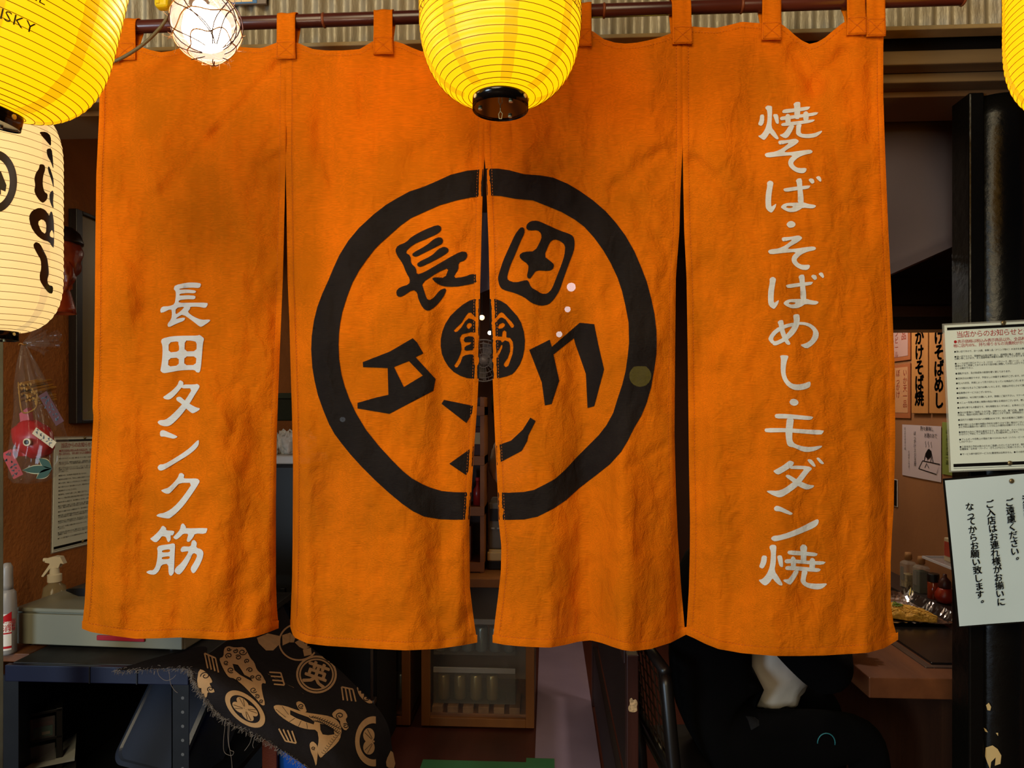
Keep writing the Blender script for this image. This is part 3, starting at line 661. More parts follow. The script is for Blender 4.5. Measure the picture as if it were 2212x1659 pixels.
LOOPS = [(238, 44, 136, 40), (272, 44, 131, 44), (440, 44, 127, 43), (619.5, 44, 130, 42), (830, 44, 122, 43), (1010, 44, 128, 43), (1257, 44, 103, 43), (1473.5, 44, 98, 44), (1664.5, 44, 90, 44), (1846, 44, 81, 43), (1890, 44, 82, 42)]
for (cx_, _, yb, w) in LOOPS:
    p = 0 if cx_ < 612 else 1 if cx_ < 1046 else 2 if cx_ < 1465 else 3
    q0 = at(cx_ - w / 2, yb, NY); q1 = at(cx_ + w / 2, yb, NY)
    xc = (q0.x + q1.x) / 2; hw = (q1.x - q0.x) / 2; zb = q0.z; zp = pole_z(xc)
    dcl = min(depth(p, x, yb - 10) for x in (cx_ - w / 2, cx_, cx_ + w / 2))
    yf = NY + dcl - 0.0045
    path = [(yf, zb), (yf - 0.0012, zb + 0.012), (yf - 0.0005, zb + 0.034)]
    ysf = POLE_Y - PR - 0.0022
    path += [(ysf * .6 + yf * .4, zb + 0.05), (ysf, zp - 0.003)]
    for k in range(1, 12):
        an = pi - pi * k / 11.0
        path.append((POLE_Y + (PR + 0.0022) * cos(an), zp + (PR + 0.0022) * sin(an)))
    path += [(NY + dcl + 0.012, zb + 0.05), (NY + dcl + 0.006, zb + 0.03)]
    random.seed(int(cx_))
    kx = random.uniform(-.004, .004)
    def lp(u, v, path=path, xc=xc, hw=hw, kx=kx):
        i = min(len(path) - 2, int(v * (len(path) - 1))); f = v * (len(path) - 1) - i
        y = path[i][0] * (1 - f) + path[i + 1][0] * f; z = path[i][1] * (1 - f) + path[i + 1][1] * f
        nar = 1 - 0.06 * sin(pi * min(1, v * 2))
        wv = 0.0012 * sin(u * 9 + kx * 900) * (0.3 + sin(pi * v))
        return (xc + (u - 0.5) * 2 * hw * nar + kx * sin(pi * v * .8), y - wv * (1 if v < 0.55 else -1), z)
    lo = MB(); lo.grid(lp, 10, 40)
    o = lo.build('hanging_loop', m_hem, noren, smooth=True)
    sd = o.modifiers.new('thickness', 'SOLIDIFY'); sd.thickness = 0.0016; sd.offset = 0
    ths = MB(); y_ = yf - 0.0036
    def seg(x0, z0, x1, z1, n):
        for k in range(n):
            a0, a1 = (k + .1) / n, (k + .75) / n
            ths.tube([(x0 + (x1 - x0) * a0, y_, z0 + (z1 - z0) * a0), (x0 + (x1 - x0) * a1, y_, z0 + (z1 - z0) * a1)], 0.00042, 4)
    ix = hw - 0.003; z0, z1 = zb + 0.003, zb + 0.036
    seg(xc - ix, z0, xc + ix, z0, 11); seg(xc - ix, z1, xc + ix, z1, 11); seg(xc - ix, z0, xc - ix, z1, 9); seg(xc + ix, z0, xc + ix, z1, 9)
    seg(xc - ix, z0, xc + ix, z1, 14); seg(xc - ix, z1, xc + ix, z0, 14)
    ths.build('stitching', m_thread, o)['kind'] = 'stuff'

# ================================================================== lanterns
def paper(name, emit, strength, base):
    """lit lantern paper: an even glow with faint mottling"""
    m = bpy.data.materials.new(name); m.use_nodes = True; nt = m.node_tree; b = nt.nodes['Principled BSDF']
    b.inputs['Base Color'].default_value = (*base, 1); b.inputs['Roughness'].default_value = 0.45
    tc = nt.nodes.new('ShaderNodeTexCoord'); n = nt.nodes.new('ShaderNodeTexNoise'); n.inputs['Scale'].default_value = 9; n.inputs['Detail'].default_value = 5
    nt.links.new(tc.outputs['Object'], n.inputs['Vector'])
    r = nt.nodes.new('ShaderNodeValToRGB'); r.color_ramp.elements[0].position = 0.3; r.color_ramp.elements[1].position = 0.7
    r.color_ramp.elements[0].color = (*[v * 0.93 for v in emit], 1); r.color_ramp.elements[1].color = (*emit, 1)
    nt.links.new(n.outputs['Fac'], r.inputs['Fac']); nt.links.new(r.outputs['Color'], b.inputs['Emission Color'])
    b.inputs['Emission Strength'].default_value = strength
    return m
m_yel = paper('yellow_lantern_paper', (1.7, 0.73, 0.002), 1.0, (0.25, 0.12, 0.005))
m_yband = paper('yellow_lantern_seam', (1.25, 0.52, 0.002), 1.0, (0.2, 0.1, 0.005))
m_cream = paper('cream_lantern_paper', (1.06, 0.68, 0.25), 1.0, (0.2, 0.17, 0.12))
m_cband = paper('cream_lantern_seam', (0.80, 0.55, 0.22), 1.0, (0.4, 0.3, 0.2))
m_rib = mat('lantern_rib', (96, 72, 8), 0.6)
m_rib2 = mat('lantern_rib_pale', (112, 84, 44), 0.6)
m_cap = mat('lantern_cap', (14, 12, 11), 0.16, spec=0.6)
m_ink = mat('lantern_ink', (16, 14, 12), 0.35, spec=0.5)
m_oink = mat('olive_ink', (58, 54, 8), 0.5)
m_brass = mat('brass_pin', (236, 220, 160), 0.4, 0.2)

def lantern_parts(root, H, R, rc, pitch, mp, mband, mrib, nb, phase):
    """paper body with spiral rib, seam tapes, caps; local to root, z=0 at the paper's lower rim"""
    def rad(z):
        t = z / H
        e = min(t, 1 - t) * H
        k = min(1.0, e / (0.155 * R / 0.138))
        s = rc + (R - rc) * (1 - (1 - k) ** 2.9) ** (1 / 1.75)
        return s
    # arc length along the profile, so the ribs keep their spacing round the belly
    SN = 600; zf = [H * 0.5 * (1 - cos(pi * i / SN)) for i in range(SN + 1)]; sl = [0.0]
    for i in range(SN): sl.append(sl[-1] + math.hypot(zf[i + 1] - zf[i], rad(zf[i + 1]) - rad(zf[i])))
    def s_of(z):
        f = math.acos(max(-1, min(1, 1 - 2 * z / H))) / pi * SN; i = min(SN - 1, int(f)); return sl[i] + (sl[i + 1] - sl[i]) * (f - i)
    def rad2(z):
        return rad(z) - 0.0011 + 0.0016 * abs(sin(pi * s_of(z) / pitch)) ** 0.7
    rows = int(H / pitch * 5)
    zs = [H * i / rows for i in range(rows + 1)]
    # concentrate rows where the profile turns in
    zs = sorted(set(zs + [0.001 * i * i / 2.0 for i in range(1, 8)] + [H - 0.001 * i * i / 2.0 for i in range(1, 8)]))
    body = MB().lathe([(rad2(z), z) for z in zs], 72)
    body.f = [f for f in body.f if len(f) == 4]
    body.build('paper_body', mp, root, smooth=True, local=True)
    n = int(sl[-1] / pitch * 56); coil = []; i_ = 0
    for q_ in range(n + 1):
        sv = sl[-1] * q_ / n
        while i_ < SN - 1 and sl[i_ + 1] < sv: i_ += 1
        z = zf[i_] + (zf[i_ + 1] - zf[i_]) * (sv - sl[i_]) / max(1e-9, sl[i_ + 1] - sl[i_]); a = 2 * pi * sv / pitch
        coil.append(((rad(z) + 0.0006) * cos(a), (rad(z) + 0.0006) * sin(a), z))
    MB().tube(coil, 0.00055, 4).build('rib_spiral', mrib, root, local=True)
    for k in range(nb):
        an = phase + 2 * pi * k / nb
        mb = MB()
        def bf(u, v):
            z = 0.002 + (H - 0.004) * v; r = rad2(z) + 0.0005
            wv = 0.0105 * (0.55 + 0.45 * min(1, rad(z) / R)) + 0.0008 * sin(z * 160 + k)
            a = an + (u - 0.5) * 2 * wv / max(r, 0.03)
            return (r * cos(a), r * sin(a), z)
        mb.grid(bf, 4, rows)
        mb.build('seam_tape', mband, root, smooth=True, local=True)
    cap = MB().lathe([(1e-5, -0.016), (rc * 0.93, -0.016), (rc * 0.97, -0.017), (rc * 1.0, -0.019), (rc * 1.0, 0.006), (rc * 0.96, 0.008), (1e-5, 0.006)], 48)
    cb = cap.build('lower_cap', m_cap, root, smooth=False, local=True)
    cb.data.polygons.foreach_set('use_smooth', [len(p.vertices) == 4 and abs(p.normal.z) < 0.4 for p in cb.data.polygons])
    MB().lathe([(rc, H - 0.006), (rc, H + 0.02), (rc * 0.95, H + 0.022), (1e-5, H + 0.02)], 48).build('upper_cap', m_cap, root, local=True)
    for k in range(3):
        an = phase + 0.4 + 2 * pi * k / 3
        d = MB().lathe([(0.0034, -0.0164), (0.0034, -0.0188), (1e-5, -0.0190)], 16, (rc * 0.72 * cos(an), rc * 0.72 * sin(an), 0)); d.build('vent_pin', m_brass, cb, local=True)
        a2 = an + 0.5
        Mx = Matrix.Translation((rc * cos(a2), rc * sin(a2), -0.006)) @ Matrix.Rotation(a2, 4, 'Z') @ Matrix.Rotation(pi / 2, 4, 'Y')
        MB().lathe([(0.0036, -0.001), (0.0036, 0.0012), (1e-5, 0.0014)], 16, M=Mx).build('rim_rivet', m_brass, cb, local=True)
    MB().tube([(0, 0, -0.016), (0, 0, -0.021), (0.0035, -0.001, -0.026), (0.002, -0.002, -0.035), (-0.002, -0.001, -0.034), (-0.003, 0, -0.026), (0, 0, -0.021)], 0.0006, 6).build('hook', m_brass, cb, local=True)
    MB().tube([(0, 0, H + 0.02), (0, 0, H + 0.6)], 0.003, 8).build('hanging_cord', m_ink, root, local=True)
    return rad
def wrap_text(mb, s, rad, ang, z0, h):
    """lettering bent round the lantern, centred on angle ang"""
    tmp = MB(); xe = text_line(tmp, s, 0, 0, h, None, off=0)
    for k in range(len(tmp.v)):
        p = tmp.v[k]; z = z0 + p.z; r = rad(z) + 0.0016; a = ang + (p.x - xe / 2) / r
        tmp.v[k] = Vector((r * cos(a), r * sin(a), z))
    mb.add(tmp.v, tmp.f)
GRP = 'yellow paper lanterns hanging in a row before the curtain'
def yellow_lantern(px, py, Y, label, phase, tang, lean=0.0, tz=(0.148, 0.118)):
    q = at(px, py, Y)
    t = thing('paper_lantern', label, 'lantern', (q.x, q.y, q.z), GRP); t.rotation_euler.y = lean
    rad = lantern_parts(t, 0.44, 0.135, 0.047, 0.0112, m_yel, m_yband, m_rib, 8, phase)
    mb = MB()
    for k, ta in enumerate(tang):
        wrap_text(mb, 'HIGHBALL', rad, ta, tz[0], 0.0145); wrap_text(mb, 'WHISKY', rad, ta, tz[1], 0.0160)
    mb.build('lettering', m_oink, t, local=True, label='olive lettering HIGHBALL and WHISKY')['kind'] = 'stuff'
    return t
yellow_lantern(1081, 213, 1.15, 'whole yellow paper lantern hanging in front of the middle of the orange curtain', -pi / 2 + 0.2, (-pi / 2 - 1.25, -pi / 2 + 1.35))
yellow_lantern(-34, 228, 0.93, 'yellow paper lantern above the cream lantern beside the caged bulb', -pi / 2 + 0.66, (-0.84, 2.3), radians(14), (0.126, 0.086))
yellow_lantern(2388, 236, 1.15, 'yellow paper lantern cut by the right edge of the picture above the black pillar', -pi / 2 + 0.4, (-pi / 2 + 0.9,))

# cream lantern with black brush writing
q = at(-14, 716, 1.45)
cl = thing('paper_lantern', 'cream white paper lantern with black brush characters and ring emblem', 'lantern', (q.x, q.y, q.z))
radc = lantern_parts(cl, 0.52, 0.129, 0.046, 0.0165, m_cream, m_cband, m_rib2, 8, -pi / 2 + 0.70)
CLL = Vector(cl.location)
def on_lantern(x, y, off=0.0018):
    """hit the lantern's surface of revolution along the line of sight"""
    d = ray(x, y); best = None
    ax, ay = CLL.x, CLL.y
    # distance of closest approach to the axis, then march to the surface
    tc_ = ((ax - CAMP.x) * d.x + (ay - CAMP.y) * d.y) / (d.x ** 2 + d.y ** 2)
    lo, hi = tc_ - 0.2, tc_
    for _ in range(40):
        m_ = (lo + hi) / 2; P = CAMP + d * m_
        rr = math.hypot(P.x - ax, P.y - ay); z = max(0.0, min(0.52, P.z - CLL.z))
        if rr > radc(z) + off: lo = m_
        else: hi = m_
    P = CAMP + d * hi; z = max(0.0, min(0.52, P.z - CLL.z))
    v = Vector((P.x - ax, P.y - ay)); R_ = radc(z) + off
    if v.length > 1e-6: v = v.normalized() * R_
    return Vector((ax + v.x, ay + v.y, P.z))
K = 745 / 220
def Z1(pts): return [(x / K, y / K + 270) for x, y in pts]
inkg = [[Z1([(285,50),(340,50),(372,80),(375,160),(345,125),(310,85)])], [Z1([(340,175),(378,170),(388,250),(392,330),(372,270),(345,225)])],
  [Z1([(290,285),(325,290),(332,325),(315,375),(312,440),(325,490),(350,505),(345,545),(315,572),(290,555),(262,515),(250,480),(258,440),(250,395),(262,350),(285,320)])],
  [Z1([(352,300),(365,310),(385,370),(392,400),(394,470),(375,400),(350,330)])], [Z1([(362,500),(385,475),(394,500),(388,560),(394,610),(380,600),(362,550)])],
  [Z1([(210,670),(235,625),(290,603),(330,620),(352,650),(360,665),(370,630),(385,640),(396,720),(396,900),(380,890),(360,855),(310,840),(265,805),(225,745)]), Z1([(275,710),(310,685),(340,720),(335,800),(300,775)]), Z1([(365,790),(380,765),(394,800),(392,830),(365,815)])],
  [Z1([(240,880),(262,853),(295,870),(325,930),(345,970),(355,1040),(358,1090),(345,1135),(355,1170),(390,1180),(385,1235),(355,1230),(320,1185),(292,1140),(290,1090),(302,1050),(298,985),(270,940)])]]
mb = MB()
for g in inkg:
    vs, fs = fill([chaikin(p) for p in g], 5); mb.add([on_lantern(x, y) for x, y in vs], fs)
mb.build('brush_character', m_ink, cl, smooth=True, label='black brush characters')
ringp = [ell(-12, 392, 49, 68, 60), ell(-12, 392, 33, 50, 60)]
mb = MB(); vs, fs = fill(ringp, 5); mb.add([on_lantern(x, y) for x, y in vs], fs)
vs, fs = fill([[(-10, 368), (2, 370), (14, 400), (12, 414), (2, 410), (2, 420), (-10, 420)]], 5); mb.add([on_lantern(x, y) for x, y in vs], fs)
mb.build('ring_emblem', m_ink, cl, smooth=True, label='black ring emblem')

# ================================================================== caged bulb lamp
bc = at(445, 58, 1.14)
lamp = thing('caged_bulb_lamp', 'glowing bulb in a round glass float wrapped in wire and twine netting', 'lamp', (bc.x, bc.y, bc.z))
GR = 0.056
m_glass = mat('clear_glass', (255, 255, 255), 0.02, trans=1.0, ior=1.25)
m_bulb = mat('lit_bulb', (255, 240, 230), 0.4, emit=(1.0, 0.78, 0.54), estr=42)
m_wire = mat('dark_wire', (70, 50, 52), 0.4, 0.6)
m_twine = mat('jute_twine', (196, 150, 108), 0.9, bump=0.4, bscale=400)
m_frost = mat('frosted_bulb', (250, 236, 226), 0.5, emit=(1.0, 0.78, 0.58), estr=24)
axis = Vector((0.35, -0.25, -0.9)).normalized()
Mb = Matrix.Translation(bc) @ axis.to_track_quat('-Z', 'Y').to_matrix().to_4x4()
gl = MB().sphere((0, 0, 0), GR, 40, 24, M=Mb).build('glass_globe', mat('globe_glass', (255, 255, 255), 0.03, alpha=0.10, spec=0.8), lamp, smooth=True)
MB().lathe([(0.012, 0.048), (0.0135, 0.03), (0.02, 0.024), (0.034, 0.012), (0.0395, -0.006), (0.037, -0.018), (0.030, -0.027)], 32, M=Mb).build('bulb_shell', m_frost, lamp, smooth=True)
MB().lathe([(0.030, -0.027), (0.022, -0.034), (0.012, -0.038), (1e-5, -0.039)], 32, M=Mb).build('bulb_face', m_bulb, lamp, smooth=True)
random.seed(3)
for k in range(15):
    a0 = 2 * pi * k / 15 + random.uniform(-.15, .15); a1 = a0 + random.uniform(0.9, 1.6) * random.choice((-1, 1))
    pts = []
    for i in range(15):
        t = i / 14; th = 0.25 + (pi - 0.55) * t; a = a0 + (a1 - a0) * t + 0.12 * sin(7 * t + k)
        r = GR + 0.003 + 0.002 * sin(9 * t + k)
        pts.append((r * sin(th) * cos(a), r * sin(th) * sin(a), r * cos(th)))
    MB().tube(pts, 0.0009, 6, M=Mb).build('cage_wire', m_wire, lamp, smooth=True)
for k, th in enumerate((0.5, 1.2, 1.9, 2.45)):
    pts = [((GR + 0.002) * sin(th + 0.08 * sin(5 * a + k)) * cos(a), (GR + 0.002) * sin(th + 0.08 * sin(5 * a + k)) * sin(a), (GR + 0.002) * cos(th + 0.08 * sin(5 * a + k))) for a in [2 * pi * i / 48 for i in range(48)]]
    MB().tube(pts, 0.0011, 6, closed=True, M=Mb).build('net_twine', m_twine, lamp, smooth=True)
fz = MB()
for k in range(160):
    th, a = random.choice(((0.5), (1.2), (1.9), (2.45))) + random.gauss(0, .06), random.uniform(0, 2 * pi)
    r = GR + 0.003; p_ = Vector((r * sin(th) * cos(a), r * sin(th) * sin(a), r * cos(th))); d_ = Vector((random.gauss(0, 1), random.gauss(0, 1), random.gauss(0, 1))) * 0.005 + p_.normalized() * 0.004
    fz.tube([p_, p_ + d_ * .6, p_ + d_ + Vector((0, 0, .002))], 0.0003, 3, M=Mb)
o = fz.build('twine_fuzz', m_twine, lamp); o['kind'] = 'stuff'
MB().lathe([(0.012, 0.048), (0.016, 0.052), (0.0175, 0.07), (0.0175, 0.095), (0.010, 0.10), (1e-5, 0.10)], 24, M=Mb).build('socket', mat('socket_bakelite', (40, 30, 26), 0.3), lamp, smooth=True)
cbl = smooth_curve([at(470, -90, 1.30), at(420, -40, 1.36), at(372, 18, 1.42), at(350, 55, 1.43), at(310, 95, 1.42), at(262, 126, 1.42), at(222, 141, 1.42), at(180, 160, 1.42)], 8)
MB().tube(cbl, 0.0034, 8).build('cable', mat('grey_cable', (104, 92, 62), 0.5), lamp, smooth=True)
yc = at(354, 8, 1.42)
MB().box(yc.x - 0.017, yc.x + 0.014, yc.y - 0.012, yc.y + 0.012, yc.z - 0.012, yc.z + 0.05, 0.008, seg=3).box(yc.x - 0.010, yc.x - 0.003, yc.y - 0.0135, yc.y - 0.01, yc.z - 0.006, yc.z + 0.006).build('cable_clip', mat('yellow_plastic', (222, 190, 20), 0.35), lamp)
# enamel number plate on the cladding
q0 = at(479, 11, 1.607); 
npl = thing('number_plate', 'small enamel meter plate with printed numbers on the corrugated sheet', 'sign', (q0.x + 0.05, 1.607, q0.z))
MB().box(q0.x - 0.012, q0.x + 0.110, 1.604, 1.610, q0.z - 0.001, q0.z + 0.07, 0.001).build('plate', mat('plate_grey', (120, 108, 98), 0.5), npl)
MB().box(q0.x - 0.004, q0.x + 0.088, 1.6025, 1.606, q0.z, q0.z + 0.06, 0.0008).build('blue_panel', mat('plate_blue', (70, 112, 160), 0.4), npl)
tx = MB(); xx = q0.x
for s, w in (('33', 0.0135), ('191', 0.0195), ('58', 0.0145), ('0320', 0.0265)):
    MB().box(xx, xx + w, 1.6015, 1.604, q0.z + 0.003, q0.z + 0.020).build('number_card', mat('card_buff', (226, 196, 150), 0.6), npl)
    text_line(tx, s, xx + 0.001, q0.z + 0.006, 0.0125, frame((0, 1.601, 0), (1, 0, 0), (0, 0, 1)), squeeze=0.9); xx += w + 0.0012
tx.build('lettering', m_ink, npl)['kind'] = 'stuff'

# ================================================================== notices on the pillar and on the left wall
m_paper = mat('notice_paper', (222, 232, 222), 0.55, var=0.02)
m_lam = mat('laminate_film', (200, 200, 190), 0.15, alpha=0.25, spec=0.6)
m_red = mat('red_ink', (168, 30, 30), 0.6)
m_tack = mat('brass_tack', (132, 116, 84), 0.35, 0.7)
NOTE = [(370, '●狭い店ですので、お一人様、食事１品（ドリンク除く）の注文をお願い申し上げます。'), (425, '●狭い店ですので、混雑時はお席の譲り合い、長時間の集占（長居）の禁止にご協力'), (447, 'お願い申し上げます。また混雑時席の移動をお願いすることがあります。ご協力'),
 (500, '●ソースは甘口辛口ドラソース（ドロ）・バラソース（粉ソース）・マヨネーズ'), (525, '醤油などをご用意しておりますので自分様に調整してお召し上がり下さい。'), (552, 'なくお聞き下さい。'), (608, '●運転する方、及び未成年の飲酒を硬く禁じております。'),
 (662, '●定休日は火曜日ですが、予告なしに休業する場合がございます。お電話・'), (714, '●仕入れ状況、天候によって売り切れとなっている商品がございますので予め'), (768, '●つり銭のなきようご協力お願いいたします。両替は不可とさせて頂きます。'),
 (820, '●駐車券のサービスはございません。'), (873, '●混雑時は、90分制でお願いします。禁煙にご協力下さい。マナーのご協力'), (926, '●メニュー写真は写真と実際の商品が異なる場合がございます。悪しからず'), (980, '●お持ち帰りも大歓迎です。待ち時間をなくすために、お早めにご注文下'),
 (1033, '●他のお客様のご迷惑になる行為、泥酔での入店、暴力行為、暴悪ヘイト'), (1058, '行為は、理由の如何に関わらず全て禁止とさせて頂き、即時退店とさせて'), (1112, '●店内での撮影やWEBへの掲載はOKです。他のお客様のご迷惑にならない'), (1165, '●繁忙期と土日の繁忙時間は予約をお断りさせて頂く場合がございます。'),
 (1190, 'また予約は連絡のない遅刻と１０分以上の遅刻は自動キャンセルとなりま'), (1245, '●車椅子の方のご来店も歓迎ですが、狭い店のため、スペースをとれる席'), (1268, 'きるだけご予約にてご来店されることをお勧め申し上げます。'), (1325, '●アレルギーや宗教上の理由で食べられないもの（ハラル・ビーガン等）'),
 (1350, 'し付け下さい'), (1405, '●三宮本店の予約は狭小のためご遠慮いただいておりますが、南京町店は'), (1430, '各種宴会・忘年会・パーティ・打ち上げなどにご利用ください。078-954'), (1485, '●サービス券や割引サービスの2重使用は出来ません。●その他不明な点')]
def notice(label, M, k, w):
    """printed house rules sheet; M puts its upper left corner, k metres per picture unit of the traced sheet"""
    O = M.translation
    t = thing('notice_sheet', label, 'notice', O.to_tuple())
    H = 315 * k
    MB().box(0, w, -0.0004, 0.0008, -H, 0, M=M).build('sheet', m_paper, t)
    MB().box(-4 * k, w + 4 * k, 0.0009, 0.0016, -H - 3 * k, 4 * k, 0.0006, M=M, seg=1).build('laminate', m_lam, t)
    for z0, z1 in ((-11, -5), (-307, -300)): MB().box(5 * k, w - 5 * k, -0.0009, 0, z0 * k, z1 * k, M=M).build('black_bar', m_ink, t)
    MB().box(5 * k, w - 5 * k, -0.0009, 0, -310.6 * k, -309.8 * k, M=M).build('black_bar', m_ink, t)
    zz = lambda y: -(y - 67) / 5.03 * k
    tx = MB(); text_line(tx, '当店からのお知らせと注意', 23 * k, zz(208), 13.2 * k, M, -0.0011)
    text_line(tx, '●表示価格は税込み表示商品以外、全品税別です。価', 17 * k, zz(270), 7.4 * k, M, -0.0011); text_line(tx, '格に店内10%、持ち帰り８%の消費税がかかります。', 16 * k, zz(313), 7.4 * k, M, -0.0011)
    tx.build('red_lettering', m_red, t)['kind'] = 'stuff'
    tx = MB()
    for y, s in NOTE: text_line(tx, s, 17 * k + (y - 370) * 0.002 * k, zz(y), 4.3 * k, M, -0.0011)
    tx.build('black_lettering', m_ink, t)['kind'] = 'stuff'
    for x, z in ((122, -1), (122, -303)):
        MB().sphere((x * k, -0.002, z * k), 0.0058, 14, 8, (1, 0.5, 1), M=M).build('tack', m_tack, t, smooth=True)
ca, sa = cos(radians(2.6)), sin(radians(2.6))
notice('laminated white notice of house rules pinned to the black pillar', frame(at(2040, 703, 1.665), (ca, 0, sa), (-sa, 0, ca)), 1.612 / 1480, 0.27)
ql = atx(118, 946, XL + 0.004)
notice('laminated white notice of house rules on the clay wall behind the curtain', frame(ql, (0, 1, -0.03), (0, 0.02, 1)), 0.00119, 0.26)

ca, sa = cos(radians(5.4)), sin(radians(5.4)); Mh = frame(at(2041, 1038, 1.66), (ca, 0, sa), (-sa, 0, ca)); k = 1.607 / 1480
hs = thing('handwritten_sheet', 'white sheet with handwritten black columns below the notice on the pillar', 'notice', Mh.translation.to_tuple())
def hsh(u, v): 
    x = 235 * k * u; z = -316 * k * v
    return (x, -0.0012 * sin(u * 5 + v * 3) - 0.001 * v, z)
MB().grid(hsh, 16, 16, M=Mh).build('sheet', mat('copy_paper', (206, 224, 230), 0.6, var=0.02), hs, smooth=True)
MB().box(-3 * k, 238 * k, 0.002, 0.003, -320 * k, 4 * k, M=Mh).build('backing', m_ink, hs)
for x, z, s in ((44, -52, 'なってからお願い致します。'), (86, -50, 'ご入店はお連れ様がお揃いに'), (127, -50, 'ご遠慮ください。'), (163, -46, '混雑時の店内は')):
    tx = MB()
    for ox, oz in ((0, 0), (0.45, 0.2), (-0.3, -0.4)):
        random.seed(5); text_col(tx, s, (x + ox) * k, (z + oz) * k, 16.6 * k, Mh, -0.0042, 1.06, 0.02, 0.07)
    tx.build('handwriting', m_ink, hs)
MB().sphere((137 * k, -0.003, -13 * k), 0.0058, 14, 8, (1, 0.5, 1), M=Mh).build('tack', m_tack, hs, smooth=True)

# ================================================================== left wall: framed board, glove, charm bag
f0 = atx(166, 450, XL + 0.03); f1 = atx(166, 915, XL + 0.03); yb0 = f0.y
fr = thing('framed_board', 'tall dark framed pale board hanging on the clay wall', 'picture', (XL, yb0 + 0.15, f1.z))
mfr = wood('frame_dark', (30, 20, 16), (22, 14, 12), 'z', 0.4)
for (y0, y1, z0, z1) in ((yb0, yb0 + 0.03, f1.z, f0.z), (yb0 + 0.27, yb0 + 0.30, f1.z, f0.z), (yb0 + 0.03, yb0 + 0.27, f1.z, f1.z + 0.012), (yb0 + 0.03, yb0 + 0.27, f0.z - 0.012, f0.z)):
    MB().box(XL, XL + 0.03, y0, y1, z0, z1, 0.002).build('frame_bar', mfr, fr)
MB().box(XL, XL + 0.018, yb0 + 0.028, yb0 + 0.272, f1.z + 0.01, f0.z - 0.01).build('board', mat('pale_board', (132, 124, 88), 0.35, var=0.12, vscale=3, stretch=(1, 1, .2)), fr)

gq = at(134, 600, 1.86)
gv = thing('leather_glove', 'glossy reddish brown padded leather glove hanging behind the cream lantern', 'glove', (gq.x, gq.y, gq.z - 0.11))
m_lea = mat('red_brown_leather', (120, 46, 18), 0.32, var=0.25, vscale=25, bump=0.3, bscale=30, spec=0.6)
def lump(c, r, seed, amp, seg=28, rings=20):
    b = MB(); b.sphere((0, 0, 0), 1, seg, rings)
    for i, p in enumerate(b.v):
        n = p.normalized(); d = 1 + amp * noise.noise(n * 2.2 + Vector((seed, 0, 0))) + amp * .5 * noise.noise(n * 5 + Vector((0, seed, 0)))
        b.v[i] = Vector((c[0] + p.x * r[0] * d, c[1] + p.y * r[1] * d, c[2] + p.z * r[2] * d))
    return b
lump((gq.x, gq.y, gq.z + 0.06), (0.048, 0.05, 0.075), 3, 0.22).build('fist', m_lea, gv, smooth=True)
lump((gq.x + 0.03, gq.y - 0.02, gq.z + 0.005), (0.018, 0.02, 0.045), 8, 0.3).build('thumb', m_lea, gv, smooth=True)
MB().lathe([(0.020, 0.0), (0.026, -0.02), (0.034, -0.05), (0.043, -0.085), (0.045, -0.10), (0.040, -0.10), (0.030, -0.06), (1e-5, -0.03)], 28, (gq.x - 0.012, gq.y, gq.z)).build('cuff', mat('orange_leather', (150, 58, 22), 0.3, bump=0.2, bscale=30, spec=0.6), gv, smooth=True)
MB().lathe([(0.052, 0.0), (0.053, 0.006), (0.045, 0.03), (0.03, 0.045), (1e-5, 0.052)], 28, (gq.x, gq.y, gq.z + 0.095)).build('dark_cap', mat('dark_leather', (30, 18, 14), 0.35), gv, smooth=True)

bq = at(86, 880, 1.80); sc_ = 1.87 / 1480
bag = thing('charm_bag', 'clear plastic bag tied at the neck holding lucky charms on the clay wall', 'bag', at(86, 1045, 1.80).to_tuple())
m_bag = bpy.data.materials.new('clear_cellophane'); m_bag.use_nodes = True
nt = m_bag.node_tree; N = nt.nodes; pb = N['Principled BSDF']; pb.inputs['Base Color'].default_value = (0.25, 0.2, 0.15, 1); pb.inputs['Roughness'].default_value = 0.08; pb.inputs['Specular IOR Level'].default_value = 1.0
nz_ = N.new('ShaderNodeTexNoise'); nz_.inputs['Scale'].default_value = 22; nz_.inputs['Detail'].default_value = 2
tc_ = N.new('ShaderNodeTexCoord'); mp_ = N.new('ShaderNodeMapping'); mp_.inputs['Scale'].default_value = (1, 1, 0.3); nt.links.new(tc_.outputs['Object'], mp_.inputs[0]); nt.links.new(mp_.outputs[0], nz_.inputs['Vector'])
bm_ = N.new('ShaderNodeBump'); bm_.inputs['Strength'].default_value = 0.7; bm_.inputs['Distance'].default_value = 0.01; nt.links.new(nz_.outputs['Fac'], bm_.inputs['Height']); nt.links.new(bm_.outputs['Normal'], pb.inputs['Normal'])
tr_ = N.new('ShaderNodeBsdfTransparent'); mx_ = N.new('ShaderNodeMixShader'); mx_.inputs[0].default_value = 0.13
nt.links.new(tr_.outputs[0], mx_.inputs[1]); nt.links.new(pb.outputs[0], mx_.inputs[2]); nt.links.new(mx_.outputs[0], N['Material Output'].inputs[0])
bprof = [(742, 50, 4), (752, 52, 7), (790, 58, 20), (840, 68, 34), (900, 80, 46), (960, 86, 53), (1000, 82, 52), (1030, 70, 44), (1042, 62, 30), (1046, 60, 4)]
